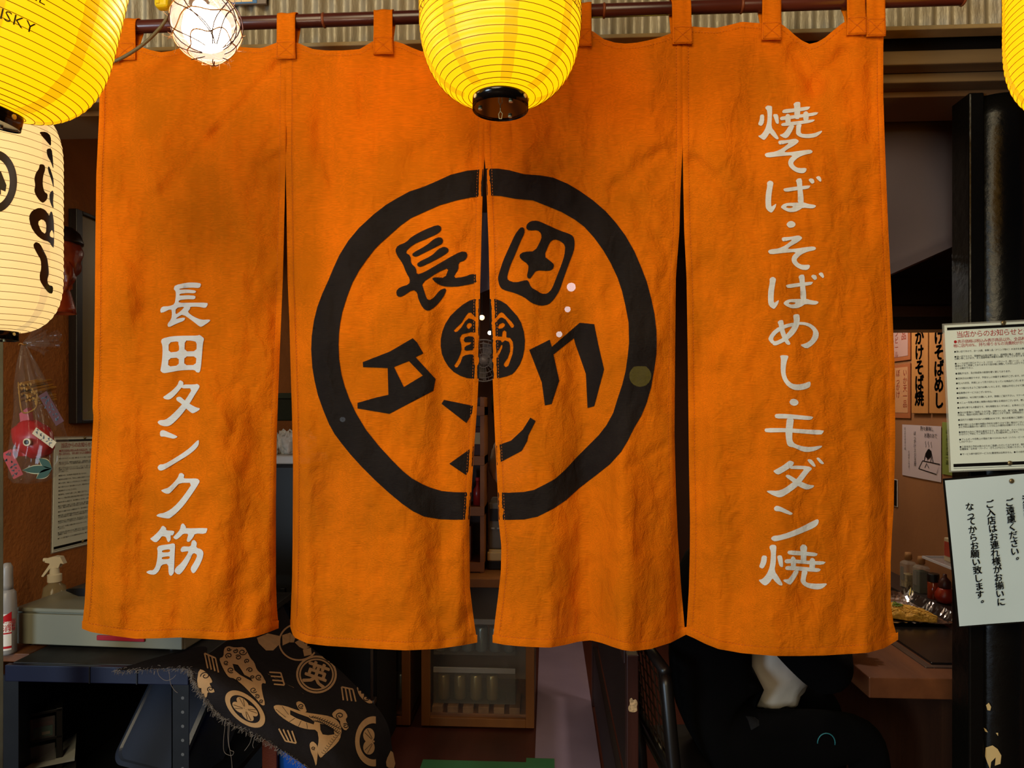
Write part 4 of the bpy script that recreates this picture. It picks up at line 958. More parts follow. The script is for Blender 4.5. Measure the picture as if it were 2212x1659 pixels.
def bagp(u, v):
    i = v * (len(bprof) - 1); a_ = bprof[int(min(i, len(bprof) - 2))]; b_ = bprof[int(min(i, len(bprof) - 2)) + 1]; f = i - int(min(i, len(bprof) - 2))
    y = a_[0] + (b_[0] - a_[0]) * f; cxp = a_[1] + (b_[1] - a_[1]) * f; r = (a_[2] + (b_[2] - a_[2]) * f) * sc_
    an = 2 * pi * u; w = 1 + 0.10 * sin(an * 9 + v * 5) * (1 - v * .6) + 0.16 * noise.noise(Vector((cos(an) * 2, sin(an) * 2, v * 4)))
    q = at(cxp, y, 1.80); return (q.x + r * cos(an) * w, q.y + 0.75 * r * sin(an) * w, q.z)
MB().grid(bagp, 72, 60).build('pouch', m_bag, bag, smooth=True)
random.seed(2)
def flare(u, v, an0, ln, tilt):
    q = at(50, 744, 1.80); L = ln * v; w = (0.004 + 0.035 * v) * (u - .5) * 2
    dx, dz = cos(an0), sin(an0)
    return (q.x + dx * L - dz * w * .6, q.y - tilt * L + 0.008 * sin(u * 14 + v * 4) * v, q.z + dz * L + dx * w * .6 + 0.004 * sin(u * 9))
for an0, ln, tl in ((0.55, 0.085, .2), (0.15, 0.10, -.1), (-0.12, 0.09, .3)):
    MB().grid(lambda u, v: flare(u, v, an0, ln, tl), 14, 8).build('neck_ruffle', m_bag, bag, smooth=True)
q = at(50, 744, 1.80)
MB().tube([(q.x + 0.009 * cos(a), q.y + 0.009 * sin(a), q.z + 0.002 * sin(a * 3)) for a in [2 * pi * i / 20 for i in range(20)]], 0.002, 8, closed=True).build('twist_tie', mat('gold_tie', (150, 100, 40), 0.4), bag, smooth=True)
# red sea bream charm
fc = at(72, 948, 1.80)
fish = thing('fish_charm', 'red papier mache sea bream charm with round eye inside the clear bag', 'charm', (fc.x, fc.y, fc.z - 0.07))
m_fish = mat('red_lacquer', (176, 10, 22), 0.3, spec=0.6)
fb = lump((0, 0, 0), (0.060, 0.032, 0.048), 4, 0.10, 32, 22)
Mf = Matrix.Translation(fc) @ Matrix.Rotation(radians(38), 4, 'Y')
MB().add(fb.v, fb.f, Mf).build('body', m_fish, fish, smooth=True)
MB().prism([(-0.045, 0.02), (-0.062, 0.045), (-0.05, 0.07), (-0.03, 0.045), (-0.018, 0.03)], -0.008, 0.008, Mf @ Matrix.Rotation(radians(-10), 4, 'Y')).build('tail_fin', m_fish, fish)
MB().prism([(0.0, -0.03), (-0.03, -0.062), (-0.012, -0.07), (0.012, -0.05), (0.025, -0.035)], -0.007, 0.007, Mf).build('pectoral_fin', m_fish, fish)
eq = at(60, 955, 1.765)
MB().lathe([(0.0105, 0), (0.0105, 0.004), (1e-5, 0.005)], 22, M=Matrix.Translation(eq) @ Matrix.Rotation(pi / 2, 4, 'X')).build('eye_white', mat('eye_cream', (224, 206, 170), 0.4), fish)
MB().lathe([(0.0062, 0), (0.0062, 0.006), (1e-5, 0.007)], 20, M=Matrix.Translation(eq) @ Matrix.Rotation(pi / 2, 4, 'X')).build('pupil', m_ink, fish)
def strip_label(root, name, p0, p1, w, Y, col, marks, nm='label_strip'):
    """paper strip with dark brush marks between two picture points"""
    a_ = at(*p0, Y); b_ = at(*p1, Y); ex = (b_ - a_); L = ex.length; Mx = frame(a_, ex, Vector((0, 0, 1)) if abs(ex.normalized().z) < 0.9 else Vector((1, 0, 0)))
    MB().box(0, L, -0.0006, 0.0006, -w / 2, w / 2, M=Mx).build(nm, mat(name, col, 0.6), root)
    mm = MB(); random.seed(int(p0[0] * 7 + p0[1]))
    for k in range(marks):
        x0 = L * (0.08 + 0.86 * k / marks); cw = L * 0.7 / marks
        for j in range(4):
            za = random.uniform(-.36, .36) * w; xb = x0 + random.uniform(0, .5) * cw
            vs = stroke([(xb, za), (xb + random.uniform(.1, .6) * cw, za + random.uniform(-.28, .28) * w)], w * 0.11)
            mm.add([(p[0], -0.0012, p[1]) for p in vs], [tuple(range(len(vs)))], Mx)
    mm.build('brush_mark', m_ink, root)['kind'] = 'stuff'
strip_label(fish, 'fish_label', (74, 930), (118, 962), 0.020, 1.752, (214, 196, 160), 5)
for nm_, p0, p1, w, cc, lab in (('a', (92, 850), (130, 915), 0.026, (96, 50, 48), 'dull pink lettered charm card leaning at the top right inside the clear bag'), ('b', (14, 975), (40, 1030), 0.030, (168, 56, 60), 'red edged lettered charm card at the bottom left of the clear bag')):
    a_ = at(*p0, 1.775); cd = thing('charm_card', lab, 'card', a_.to_tuple())
    strip_label(cd, 'charm_card_' + nm_, p0, p1, w, 1.775, cc, 6, 'card')
lf = thing('leaf_sprig', 'three green cut out leaves with cream edges low in the clear bag', 'leaves', at(90, 1012, 1.755).to_tuple())
m_leaf = mat('leaf_green', (28, 66, 34), 0.5); m_leafe = mat('leaf_edge', (206, 196, 150), 0.6)
for tip in ((48, 1016), (84, 990), (78, 1034)):
    a_, b_ = Vector((112, 1012)), Vector(tip); d = (b_ - a_); n = Vector((-d.y, d.x)).normalized()
    def leafpoly(w): return [tuple(a_ + d * t + n * w * sin(pi * t) * s) for s, ts in ((1, [i / 10 for i in range(11)]), (-1, [1 - i / 10 for i in range(1, 10)])) for t in ts]
    for w, Y, m_, nm in ((10, 1.757, m_leafe, 'leaf_edge'), (8, 1.755, m_leaf, 'leaf')):
        P = leafpoly(w); c0 = [at(x, y, Y) for x, y in P]; c1 = [at(x, y, Y + 0.0012) for x, y in P]; nn = len(P)
        MB().add(c0 + c1, [tuple(range(nn)), tuple(range(2 * nn - 1, nn - 1, -1))] + [(i, i + nn, (i + 1) % nn + nn, (i + 1) % nn) for i in range(nn)]).build(nm, m_, lf)
rb = thing('straw_bundle', 'golden straw bale charm with cut ends at the top of the clear bag', 'charm', at(58, 880, 1.80).to_tuple())
m_straw = mat('straw', (164, 116, 40), 0.7, var=0.2, vscale=60)
random.seed(11)
for k in range(34):
    x, y = 40 + random.uniform(0, 38), 828 + random.uniform(0, 46)
    a_ = at(x, y, 1.785); b_ = a_ + Vector((0.012, 0.06, 0.014)); MB().tube([a_, b_], 0.0036, 8).build('straw_stalk', m_straw, rb)
MB().tube(smooth_curve([at(40, 826, 1.79), at(44, 870, 1.77), at(52, 892, 1.775), at(78, 880, 1.775), at(80, 850, 1.78)], 6), 0.0022, 6).build('binding_rope', m_straw, rb, smooth=True)

# ================================================================== steel rack table, cash drawer and what is on and under it
TZ = 0.827
tx0, tx1, ty0, ty1 = at(8, 1440, 1.72).x, at(410, 1440, 1.73).x, 1.735, 2.45
rk = thing('rack_table', 'black steel rack table with perforated posts under the cash drawer', 'table', ((tx0 + tx1) / 2, 2.05, 0))
m_steel = mat('black_rack_steel', (20, 21, 24), 0.4, 0.2, var=0.2, vscale=20)
m_navy = mat('navy_rack_beam', (16, 22, 48), 0.3, 0.1, spec=0.6)
MB().box(tx0 + 0.01, tx1, ty0 + 0.004, ty1, TZ - 0.022, TZ, 0.002).build('table_top', mat('worn_black_board', (34, 33, 32), 0.55, var=0.3, vscale=25), rk)
MB().box(tx0, tx1, ty0 - 0.012, ty0 + 0.004, TZ - 0.045, TZ - 0.002, 0.002).build('front_beam', m_navy, rk)
for px in (193, 295): q = at(px, 1450, ty0 - 0.014); MB().box(q.x - 0.0015, q.x + 0.0015, ty0 - 0.0145, ty0 - 0.01, TZ - 0.045, TZ - 0.002).build('beam_band', m_ink, rk)
for i, (x, y) in enumerate(((tx0 - 0.01, ty0 - 0.01), (tx1 - 0.046, ty0 - 0.01), (tx0 - 0.01, ty1 - 0.04), (tx1 - 0.046, ty1 - 0.04))):
    po = MB().box(x, x + 0.046, y, y + 0.003, 0, TZ - 0.03).box(x, x + 0.003, y, y + 0.04, 0, TZ - 0.03).build('post', m_steel, rk)
    if i == 1:
        for k in range(10):
            z = 0.30 + 0.0365 * k + 0.0
            MB().lathe([(0.0042, -0.001), (0.0042, 0.0004), (1e-5, 0.0004)], 14, M=Matrix.Translation((x + 0.030, y - 0.0003, z + 0.12)) @ Matrix.Rotation(pi / 2, 4, 'X')).build('post_hole', mat('hole_grey', (86, 88, 92), 0.7), po)
MB().box(tx0, tx1, ty0, ty1, 0.40, 0.42, 0.002).build('lower_shelf', m_steel, rk)
MB().box(tx0 - 0.012, tx0 - 0.004, ty0 + 0.03, ty1, 0.02, TZ - 0.05, 0.001).build('side_shade_board', m_steel, rk)  # added dark board standing in for the shade on the wall below
MB().box(tx0, tx1, ty1 - 0.012, ty1 - 0.004, 0.02, TZ - 0.05, 0.001).build('back_shade_board', m_steel, rk)  # added dark board in place of the shade behind the rack
wl = thing('wooden_ledge', 'brown wooden plank along the clay wall under the spray bottles', 'plank', (XL + 0.05, 2.0, TZ - 0.02))
MB().box(XL + 0.001, tx0 + 0.006, 1.80, 2.7, TZ - 0.024, TZ - 0.0, 0.003).build('plank', wood('ledge_plank', (110, 66, 36), (82, 48, 26), 'y', 0.5), wl)

c0 = atz(34, 1391, TZ + 0.008); c1 = atz(398, 1405, TZ + 0.008)
ang = atan2(c1.y - c0.y, c1.x - c0.x); CW = (c1 - c0).length
Mc = Matrix.Translation((c0.x, c0.y, TZ)) @ Matrix.Rotation(ang, 4, 'Z')
cd = thing('cash_drawer', 'beige steel cash drawer standing on the black rack table', 'cash drawer', (c0.x + CW / 2, c0.y + .15, TZ))
m_beige = mat('beige_enamel', (124, 124, 108), 0.4, spec=0.4)
MB().box(0, CW, 0.004, 0.36, 0.008, 0.108, 0.004, M=Mc).build('case', m_beige, cd)
MB().box(0.004, CW - 0.004, -0.004, 0.02, 0.010, 0.096, 0.003, M=Mc).build('drawer_front', m_beige, cd)
MB().box(-0.001, CW + 0.001, -0.005, 0.362, 0.100, 0.112, 0.004, M=Mc).build('lid', m_beige, cd)
MB().lathe([(0.008, 0), (0.008, 0.004), (1e-5, 0.005)], 18, M=Mc @ Matrix.Translation((CW * .5, -0.004, 0.06)) @ Matrix.Rotation(pi / 2, 4, 'X')).build('lock', mat('lock_chrome', (180, 180, 180), 0.25, 0.9), cd)
MB().box(CW * .5, CW * 0.78, -0.010, -0.004, 0.030, 0.044, 0.002, M=Mc).build('red_tab', mat('red_tape', (150, 16, 34), 0.5), cd)
for x, y in ((0.03, 0.03), (CW - 0.05, 0.03), (0.03, 0.32), (CW - 0.05, 0.32)): MB().lathe([(0.012, 0), (0.012, 0.01)], 14, M=Mc @ Matrix.Translation((x, y, 0))).build('foot', m_ink, cd)
# calculator
kq = Mc @ Vector((0.075, 0.12, 0.112))
Mk = Matrix.Translation(kq) @ Matrix.Rotation(ang - 0.02, 4, 'Z')
ca_ = thing('calculator', 'black desk calculator with rows of keys lying on the cash drawer', 'calculator', kq.to_tuple())
MB().prism([(0.02, 0), (0.055, -0.002), (0.19, 0.0), (0.205, 0.028), (0.20, 0.034), (0.0, 0.022), (-0.02, 0.019), (-0.02, 0.014)], 0.0, 0.15, Mk).build('body', mat('calculator_black', (16, 16, 17), 0.35), ca_)
for r in range(5):
    for c_ in range(6):
        x = 0.045 + 0.0235 * c_; y = 0.018 + 0.026 * r; z = 0.022 + (x) * 0.06
        MB().box(x, x + 0.0185, y, y + 0.02, z, z + 0.006, 0.002, M=Mk, seg=1).build('key', mat('key_black', (24, 24, 25), 0.3), ca_)
# spray bottle
sq = atx(118, 1260, XL + 0.075)
sp = thing('spray_bottle', 'white trigger spray bottle standing behind the calculator', 'bottle', (sq.x, sq.y, TZ))
m_wp = mat('white_plastic', (206, 198, 176), 0.35); z0 = sq.z
MB().lathe([(0.034, TZ), (0.036, TZ + 0.006), (0.036, TZ + 0.07), (0.030, z0 - 0.01), (0.018, z0), (0.016, z0 + 0.012), (1e-5, z0 + 0.012)], 28, (sq.x, sq.y, 0)).build('bottle_body', mat('clear_plastic_bottle', (150, 140, 110), 0.1, alpha=0.55), sp, smooth=True)
MB().lathe([(0.020, z0 + 0.006), (0.020, z0 + 0.028), (0.014, z0 + 0.031), (0.012, z0 + 0.052), (1e-5, z0 + 0.052)], 24, (sq.x, sq.y, 0)).build('collar', m_wp, sp)
Ms = Matrix.Translation((sq.x, sq.y, z0 + 0.05)) @ Matrix.Rotation(0.15, 4, 'Z')
MB().prism([(-0.024, 0.018), (-0.020, 0.030), (0.004, 0.036), (0.022, 0.034), (0.032, 0.012), (0.022, 0.014), (0.016, 0.0), (-0.008, 0.0), (-0.010, 0.014)], -0.010, 0.010, Ms).build('head', m_wp, sp)
MB().prism([(-0.010, 0.014), (-0.020, -0.002), (-0.036, -0.026), (-0.030, -0.028), (-0.012, -0.004), (-0.002, 0.012)], -0.007, 0.007, Ms).build('trigger', m_wp, sp)
MB().lathe([(0.006, 0), (0.006, 0.010), (1e-5, 0.010)], 14, M=Ms @ Matrix.Translation((-0.022, 0, 0.024)) @ Matrix.Rotation(-pi / 2, 4, 'Y')).build('nozzle', m_wp, sp)
# sanitiser bottle
nq = at(16, 1405, 1.80)
sn = thing('sanitiser_bottle', 'white hand sanitiser bottle with red and white label at the left edge', 'bottle', (nq.x, nq.y, TZ))
zs = lambda py: nq.z + (1405 - py) * 1.872 / 1480
r_ = 17.5 * 1.872 / 1480
MB().lathe([(r_ * .9, TZ), (r_, TZ + 0.006), (r_, zs(1310)), (r_ * .92, zs(1280)), (r_ * .6, zs(1272)), (1e-5, zs(1272))], 32, (nq.x, nq.y, 0)).build('bottle_body', mat('frosted_plastic', (150, 148, 150), 0.3, alpha=0.85), sn, smooth=True)
MB().lathe([(r_ * .62, zs(1273)), (r_ * .62, zs(1262)), (r_ * .58, zs(1245)), (r_ * .58, zs(1225)), (r_ * .35, zs(1216)), (1e-5, zs(1215))], 28, (nq.x, nq.y, 0)).build('pump_cap', mat('frosted_cap', (146, 142, 140), 0.35, alpha=0.9), sn, smooth=True)
def cyl(a_, z, r=r_ + 0.0006): return (nq.x + r * cos(a_), nq.y + r * sin(a_), z)
lab = MB(); lab.grid(lambda u, v: cyl(-pi / 2 - 0.9 + 2.0 * u, zs(1400) + (zs(1322) - zs(1400)) * v), 16, 4); lo = lab.build('label', mat('label_white', (224, 220, 216), 0.5), sn, smooth=True)
MB().grid(lambda u, v: cyl(-pi / 2 - 0.2 + 1.3 * u, zs(1338) + (zs(1318) - zs(1338)) * v * (0.35 + .65 * u), r_ + 0.0009), 12, 3).build('red_flash', mat('label_red', (176, 20, 30), 0.5), lo, smooth=True)
for y0, y1 in ((1365, 1362), (1396, 1391)): MB().grid(lambda u, v: cyl(-pi / 2 - 0.3 + 1.4 * u, zs(y0) + (zs(y1) - zs(y0)) * v, r_ + 0.0009), 12, 1).build('red_bar', mat('label_red', (176, 20, 30), 0.5), lo, smooth=True)
tx = MB()
for ch, a_, py, h in (('手', 0.75, 1346, 12), ('指', 1.15, 1346, 12), ('消', 0.45, 1360, 14), ('毒', 1.0, 1360, 14), ('✚', 0.35, 1342, 10)):
    tm = MB(); text_line(tm, ch, 0, 0, h * 0.00126, None, off=0)
    tx.add([cyl(-pi / 2 + a_ - 0.3 + p.x / r_, zs(py) + p.z, r_ + 0.0011) for p in tm.v], tm.f)
tx.build('label_lettering', mat('label_red', (176, 20, 30), 0.5), lo)['kind'] = 'stuff'

# drawer tower, papers and lidded bin under the table
dq = at(132, 1600, 1.86); Md = Matrix.Translation((dq.x, dq.y, 0.42)) @ Matrix.Rotation(radians(34), 4, 'Z')
du = thing('tray_tower', 'small black tray tower with clear drawers under the rack table', 'drawers', (dq.x, dq.y, 0.42))
m_tray = mat('tray_black', (18, 17, 16), 0.45)
for x in (-0.14, -0.012):
    for y in (0.0, 0.24): MB().box(x, x + 0.016, y, y + 0.022, 0, 0.235, 0.002, M=Md).build('corner_post', m_tray, du)
for z in (0.0, 0.075, 0.15, 0.225): MB().box(-0.14, 0.004, 0, 0.262, z, z + 0.008, 0.001, M=Md).build('tray_shelf', m_tray, du)
for z in (0.084, 0.16): 
    MB().box(-0.122, -0.014, -0.006, -0.002, z, z + 0.058, 0.001, M=Md).build('drawer_front', mat('smoky_clear', (96, 92, 92), 0.1, alpha=0.3), du)
bx_ = thing('teal_box', 'small teal box in the clear tray drawer', 'box', (Md @ Vector((-0.07, 0.03, 0.17))).to_tuple())
MB().box(-0.118, -0.02, 0.006, 0.09, 0.16, 0.188, 0.001, M=Md).build('carton', mat('teal_card', (20, 120, 104), 0.5), bx_)
MB().box(-0.045, -0.026, 0.0052, 0.006, 0.166, 0.174, M=Md).build('price_tag', mat('tag_cream', (200, 190, 160), 0.6), bx_)
b2 = thing('red_folder', 'dark red folder lying on the teal box in the tray drawer', 'folder', (Md @ Vector((-0.07, 0.03, 0.192))).to_tuple())
MB().box(-0.116, -0.018, 0.006, 0.2, 0.190, 0.196, 0.001, M=Md).box(-0.114, -0.020, 0.008, 0.198, 0.196, 0.201, M=Md).build('folder', mat('maroon_card', (96, 30, 34), 0.6), b2)
for z, lab in ((0.083, 'white papers curling out of the middle tray under the rack table'), (0.0085, 'white papers in the bottom tray under the rack table')):
    pp = thing('paper_stack', lab, 'papers', (Md @ Vector((-0.06, 0.1, z))).to_tuple())
    for j in range(4):
        MB().grid(lambda u, v: (-0.125 + 0.14 * u + 0.006 * j, -0.01 + 0.24 * v - 0.01 * j, z + 0.002 + 0.003 * j + 0.02 * max(0, 0.25 - v) * (1 - u)), 6, 8, M=Md).build('sheet', mat('dull_paper', (176, 176, 168), 0.6), pp)
wq = at(330, 1600, 1.93)
Mw = Matrix.Translation((wq.x, wq.y, 0.42)) @ Matrix.Rotation(radians(-18), 4, 'Z') @ Matrix.Rotation(radians(-10), 4, 'X')
bn = thing('storage_bin', 'blue grey translucent lidded storage bin under the rack table', 'bin', (wq.x, wq.y, 0.42))
m_bin = mat('blue_translucent_plastic', (50, 55, 68), 0.25, alpha=0.85, spec=0.5)
def rrect(w, d, r, n=8):
    out = []
    for cx_, cy_, a0 in ((w - r, d - r, 0), (-w + r, d - r, pi / 2), (-w + r, -d + r, pi), (w - r, -d + r, 3 * pi / 2)):
        out += [(cx_ + r * cos(a0 + pi / 2 * i / n), cy_ + r * sin(a0 + pi / 2 * i / n)) for i in range(n + 1)]
    return out
def loft(secs, M=None):
    """secs: list of (outline, z); closed tube through equal-length outlines with end caps"""
    b = MB(); n = len(secs[0][0])
    for o_, z in secs: b.v += [Vector((p[0], p[1], z)) for p in o_]
    for i in range(len(secs) - 1):
        b.f += [(i * n + k, i * n + (k + 1) % n, (i + 1) * n + (k + 1) % n, (i + 1) * n + k) for k in range(n)]
    b.f.append(tuple(range(n - 1, -1, -1))); b.f.append(tuple((len(secs) - 1) * n + k for k in range(n)))
    r = MB(); r.add(b.v, b.f, M); return r
Mw2 = Mw @ Matrix.Rotation(radians(62), 4, 'X')
loft([(rrect(0.105, 0.15, .03), -0.09), (rrect(0.115, 0.165, .035), 0.09)], Mw @ Matrix.Translation((0, 0.12, 0.15)) @ Matrix.Rotation(radians(64), 4, 'X')).build('tub', m_bin, bn, smooth=False)
loft([(rrect(0.122, 0.172, .04), 0.085), (rrect(0.124, 0.174, .04), 0.098), (rrect(0.112, 0.162, .035), 0.103), (rrect(0.106, 0.156, .033), 0.098)], Mw @ Matrix.Translation((0, 0.12, 0.15)) @ Matrix.Rotation(radians(64), 4, 'X')).build('lid', m_bin, bn, smooth=False)

# ================================================================== crest-patterned cloth
CP = [[(345,1398,1.95),(430,1385,2.05),(520,1325,2.25),(600,1283,2.42)], [(250,1446,1.715),(370,1425,1.80),(520,1380,2.0),(650,1375,2.32)],
 [(396,1445,1.70),(460,1440,1.74),(580,1430,1.92),(728,1442,2.22)], [(418,1470,1.69),(500,1480,1.71),(640,1485,1.85),(768,1482,2.16)],
 [(442,1507,1.69),(540,1525,1.71),(680,1530,1.82),(808,1522,2.12)], [(488,1552,1.70),(600,1570,1.72),(730,1580,1.82),(836,1564,2.08)],
 [(578,1600,1.71),(670,1620,1.74),(765,1630,1.82),(846,1610,2.06)], [(671,1662,1.72),(730,1675,1.75),(790,1680,1.83),(856,1670,2.06)], [(730,1720,1.74),(770,1730,1.77),(812,1735,1.85),(860,1730,2.06)]]
def cr(p, t):
    n = len(p) - 1; i = min(n - 1, int(t * n)); f = t * n - i
    p0, p1, p2, p3 = p[max(0, i - 1)], p[i], p[i + 1], p[min(n, i + 2)]
    return 0.5 * ((2 * p1) + (p2 - p0) * f + (2 * p0 - 5 * p1 + 4 * p2 - p3) * f * f + (3 * p1 - p0 - 3 * p2 + p3) * f ** 3)
CPW = [[at(*q) for q in r] for r in CP]
for r in CPW[1:2]:
    for q in r[:2]: q.z = max(q.z, TZ + 0.004) if q.y > ty0 else q.z
def dcl_(u, v):
    q = cr([cr(r, u) for r in CPW], v)
    q = q + Vector((0, 0.004 * sin(u * 11 + v * 6), 0.0)); return q
pc = thing('crest_cloth', 'black cotton cloth printed with beige crests and dragons draped off the rack table', 'cloth', (CPW[4][1].x, CPW[4][1].y, CPW[8][1].z))
cb_ = MB().grid(dcl_, 60, 110)
m_blk = linen('black_cotton', (0.020, 0.017, 0.019), (0.013, 0.011, 0.012), trl=0.03, rough=0.85, bump=0.12, transp=0)
co = cb_.build('fabric', m_blk, pc, smooth=True)
bvh = BVHTree.FromPolygons([tuple(p) for p in cb_.v], cb_.f)
def on_cloth(x, y, off=0.0016):
    d = ray(x, y).normalized(); h = bvh.ray_cast(CAMP, d)
    if h[0] is None: h = bvh.find_nearest(at(x, y, 1.85)); 
    n = h[1] if h[1].dot(d) < 0 else -h[1]
    return h[0] + n * off
K5 = 2212 / 430
def Z5(pts): return [(x / K5 + 430, y / K5 + 1340) for x, y in pts]
m_bp = mat('beige_print', (176, 138, 96), 0.85, var=0.08, vscale=40)
def cprint(nm, grps, step=6, lab=None, off=0.0016, m_=None):
    mb = MB()
    for g in grps:
        vs, fs = fill(g, step); ps = [on_cloth(x, y, off) for x, y in vs]
        fs = [f for f in fs if max((ps[f[i]] - ps[f[i - 1]]).length for i in range(3)) < 0.09]   # nothing is printed past the edge of the cloth
        used = sorted({i for f in fs for i in f}); ix = {o_: n_ for n_, o_ in enumerate(used)}
        mb.add([ps[i] for i in used], [tuple(ix[i] for i in f) for f in fs])
    if not mb.f: return None
    return mb.build(nm, m_ or m_bp, pc, smooth=True, label=lab)
def petal_crest(cx_, cy_, rx, ry, rot, xmax=1e9):
    cl_ = lambda P: [(min(x, xmax), y) for x, y in P]
    g = [[cl_(ell(cx_, cy_, rx, ry, 40, rot)), cl_(ell(cx_, cy_, rx * .76, ry * .72, 40, rot))]]
    for a in (0.785, 2.356, 3.927, 5.498):
        ox, oy = rx * .36 * cos(a), ry * .34 * sin(a)
        ce = (cx_ + ox * cos(rot) - oy * sin(rot), cy_ + ox * sin(rot) + oy * cos(rot))
        if ce[0] + rx * .2 < xmax: g.append([cl_(ell(ce[0], ce[1], rx * .31, ry * .29, 20, rot))])
    g.append([cl_(ell(min(cx_, xmax - 3), cy_, 2.4, 2.4, 10))])
    cprint('petal_crest', g, 5, 'beige petal crest in a ring')
    ln = []
    for a in (0.785, 2.356, 3.927, 5.498):
        for off_ in (-.16, .16):
            P = []
            for r0 in (.14, .35, .60):
                ox, oy = rx * r0 * cos(a + off_), ry * r0 * sin(a + off_); P.append((min(xmax, cx_ + ox * cos(rot) - oy * sin(rot)), cy_ + ox * sin(rot) + oy * cos(rot)))
            if max(p[0] for p in P) < xmax: ln.append([stroke(P, 0.9)])
    cprint('petal_line', ln, 5, None, 0.0024, m_blk)
petal_crest(529.5, 1531.5, 52, 27, 0.72); petal_crest(806, 1602, 40, 54, 0.0, 811)
c_ = (683, 1458)
ring = [[ell(*c_, 44, 41, 40), ell(*c_, 39.5, 36.5, 40)], [ell(*c_, 37.5, 34.5, 40), ell(*c_, 34, 31, 40)]]
cprint('ring_crest', ring, 5, 'beige double ring crest')
gm = MB(); EMB = EMB or _em(); v_, f_ = glyph('英'); kk = 46 / (EMB[3] - EMB[2]); mxx = (EMB[0] + EMB[1]) / 2; myy = (EMB[2] + EMB[3]) / 2
for ox, oy in ((0, 0), (1.6, 0), (-1.6, 0), (0, 1.6), (0, -1.6), (1.2, 1.2), (-1.2, -1.2)):
    ps = []
    for p in v_:
        qx, qy = (p[0] - mxx) * kk, -(p[1] - myy) * kk; a = 0.33
        ps.append(on_cloth(c_[0] + qx * cos(a) - qy * sin(a) + ox, c_[1] + qx * sin(a) + qy * cos(a) + oy, 0.0018))
    gm.add(ps, f_)
gm.build('crest_character', m_bp, pc)['kind'] = 'stuff'
def comb(c0, c1, c2, c3):
    """four-barred comb motif between corners (bars run c0-c3 to c1-c2)"""
    g = []
    for i in range(4):
        t = i / 3; a_ = (c0[0] + (c3[0] - c0[0]) * t, c0[1] + (c3[1] - c0[1]) * t); b_ = (c1[0] + (c2[0] - c1[0]) * t, c1[1] + (c2[1] - c1[1]) * t)
        g.append([stroke([a_, b_], 3.2)])
    g.append([stroke([c1, c2], 3.2)]); cprint('comb_motif', [[q] for [q] in g], 6)
for cs in ([(95,540),(60,372),(180,425),(213,585)], [(828,715),(945,725),(905,590),(778,582)], [(1600,893),(1580,745),(1705,770),(1738,908)], [(885,1203),(960,1340),(1078,1365),(1030,1228)]): comb(*Z5(cs))
def swirl(cx_, cy_, r, rot=0.0, turns=1.35, w=1.7):
    n = 16; pts = [(cx_ + r * (1 - .8 * i / n) * cos(rot + turns * 2 * pi * i / n), cy_ + r * .8 * (1 - .8 * i / n) * sin(rot + turns * 2 * pi * i / n)) for i in range(n)]
    return [stroke(pts, w)]
drag1 = Z5([(275,320),(320,290),(400,310),(500,300),(540,370),(570,430),(610,470),(640,560),(690,600),(750,710),(690,700),(695,790),(735,940),(700,950),(640,880),(560,800),(480,720),(390,650),(330,640),(290,590),(250,510),(220,430),(270,410)])
cprint('dragon_print', [[chaikin(drag1), Z5([(370,490),(430,500),(470,560),(500,610),(560,640),(600,690),(540,660),(450,610),(390,560)])]], 6, 'beige dragon head print')
cprint('dragon_line', [swirl(*Z5([q])[0], r, a) for q, r, a in (((480, 360), 9, 0), ((330, 400), 8, 2), ((350, 560), 8, 1), ((430, 420), 7, 4), ((560, 560), 7, 3), ((660, 640), 8, 1), ((600, 780), 8, 0.5), ((530, 460), 6, 2), ((300, 480), 6, 1), ((400, 350), 6, 5), ((440, 660), 6, 2), ((640, 850), 6, 4), ((690, 900), 5, 1), ((590, 640), 5, 2), ((330, 330), 5, 0))], 6, None, 0.0024, m_blk)
drag2 = Z5([(820,960),(860,940),(960,955),(1080,1000),(1190,1030),(1330,1050),(1450,1070),(1540,1120),(1585,1220),(1560,1330),(1500,1400),(1400,1480),(1350,1535),(1325,1500),(1310,1440),(1330,1330),(1310,1220),(1200,1212),(1100,1185),(960,1110),(860,1030)])
cprint('dragon_print', [[chaikin(drag2), Z5([(1010,1000),(1100,1040),(1210,1080),(1280,1130),(1270,1160),(1180,1130),(1080,1090),(1010,1050)]), Z5([(1340,1150),(1420,1170),(1490,1210),(1500,1270),(1430,1280),(1370,1270),(1345,1220)])]], 6, 'beige scaly dragon print')
sc2 = []
random.seed(4)
for k in range(26):
    t = k / 25; x = 1230 + 330 * t if k % 2 else 1290 + 250 * t; y = 1060 + (t ** 1.5) * 130 + (0 if k % 2 else 45)
    cxx, cyy = Z5([(x, y)])[0]; sc2.append([stroke([(cxx + 4.5 * cos(a), cyy + 4.5 * sin(a)) for a in [0.2 + i * 0.35 for i in range(9)]], 1.2)])
for k in range(10):
    cxx, cyy = Z5([(1545 - k * 18, 1240 + k * 24)])[0]; sc2.append([stroke([(cxx + 4.5 * cos(a), cyy + 4.5 * sin(a)) for a in [0.2 + i * 0.35 for i in range(9)]], 0.8)])
for a_, b_ in (((850, 990), (960, 1080)), ((920, 960), (990, 1050)), ((1000, 1130), (1060, 1090)), ((1100, 1180), (1130, 1120)), ((1200, 1205), (1190, 1140))): sc2.append([stroke(Z5([a_, b_]), 0.9)])
cprint('dragon_line', sc2, 6, None, 0.0024, m_blk)
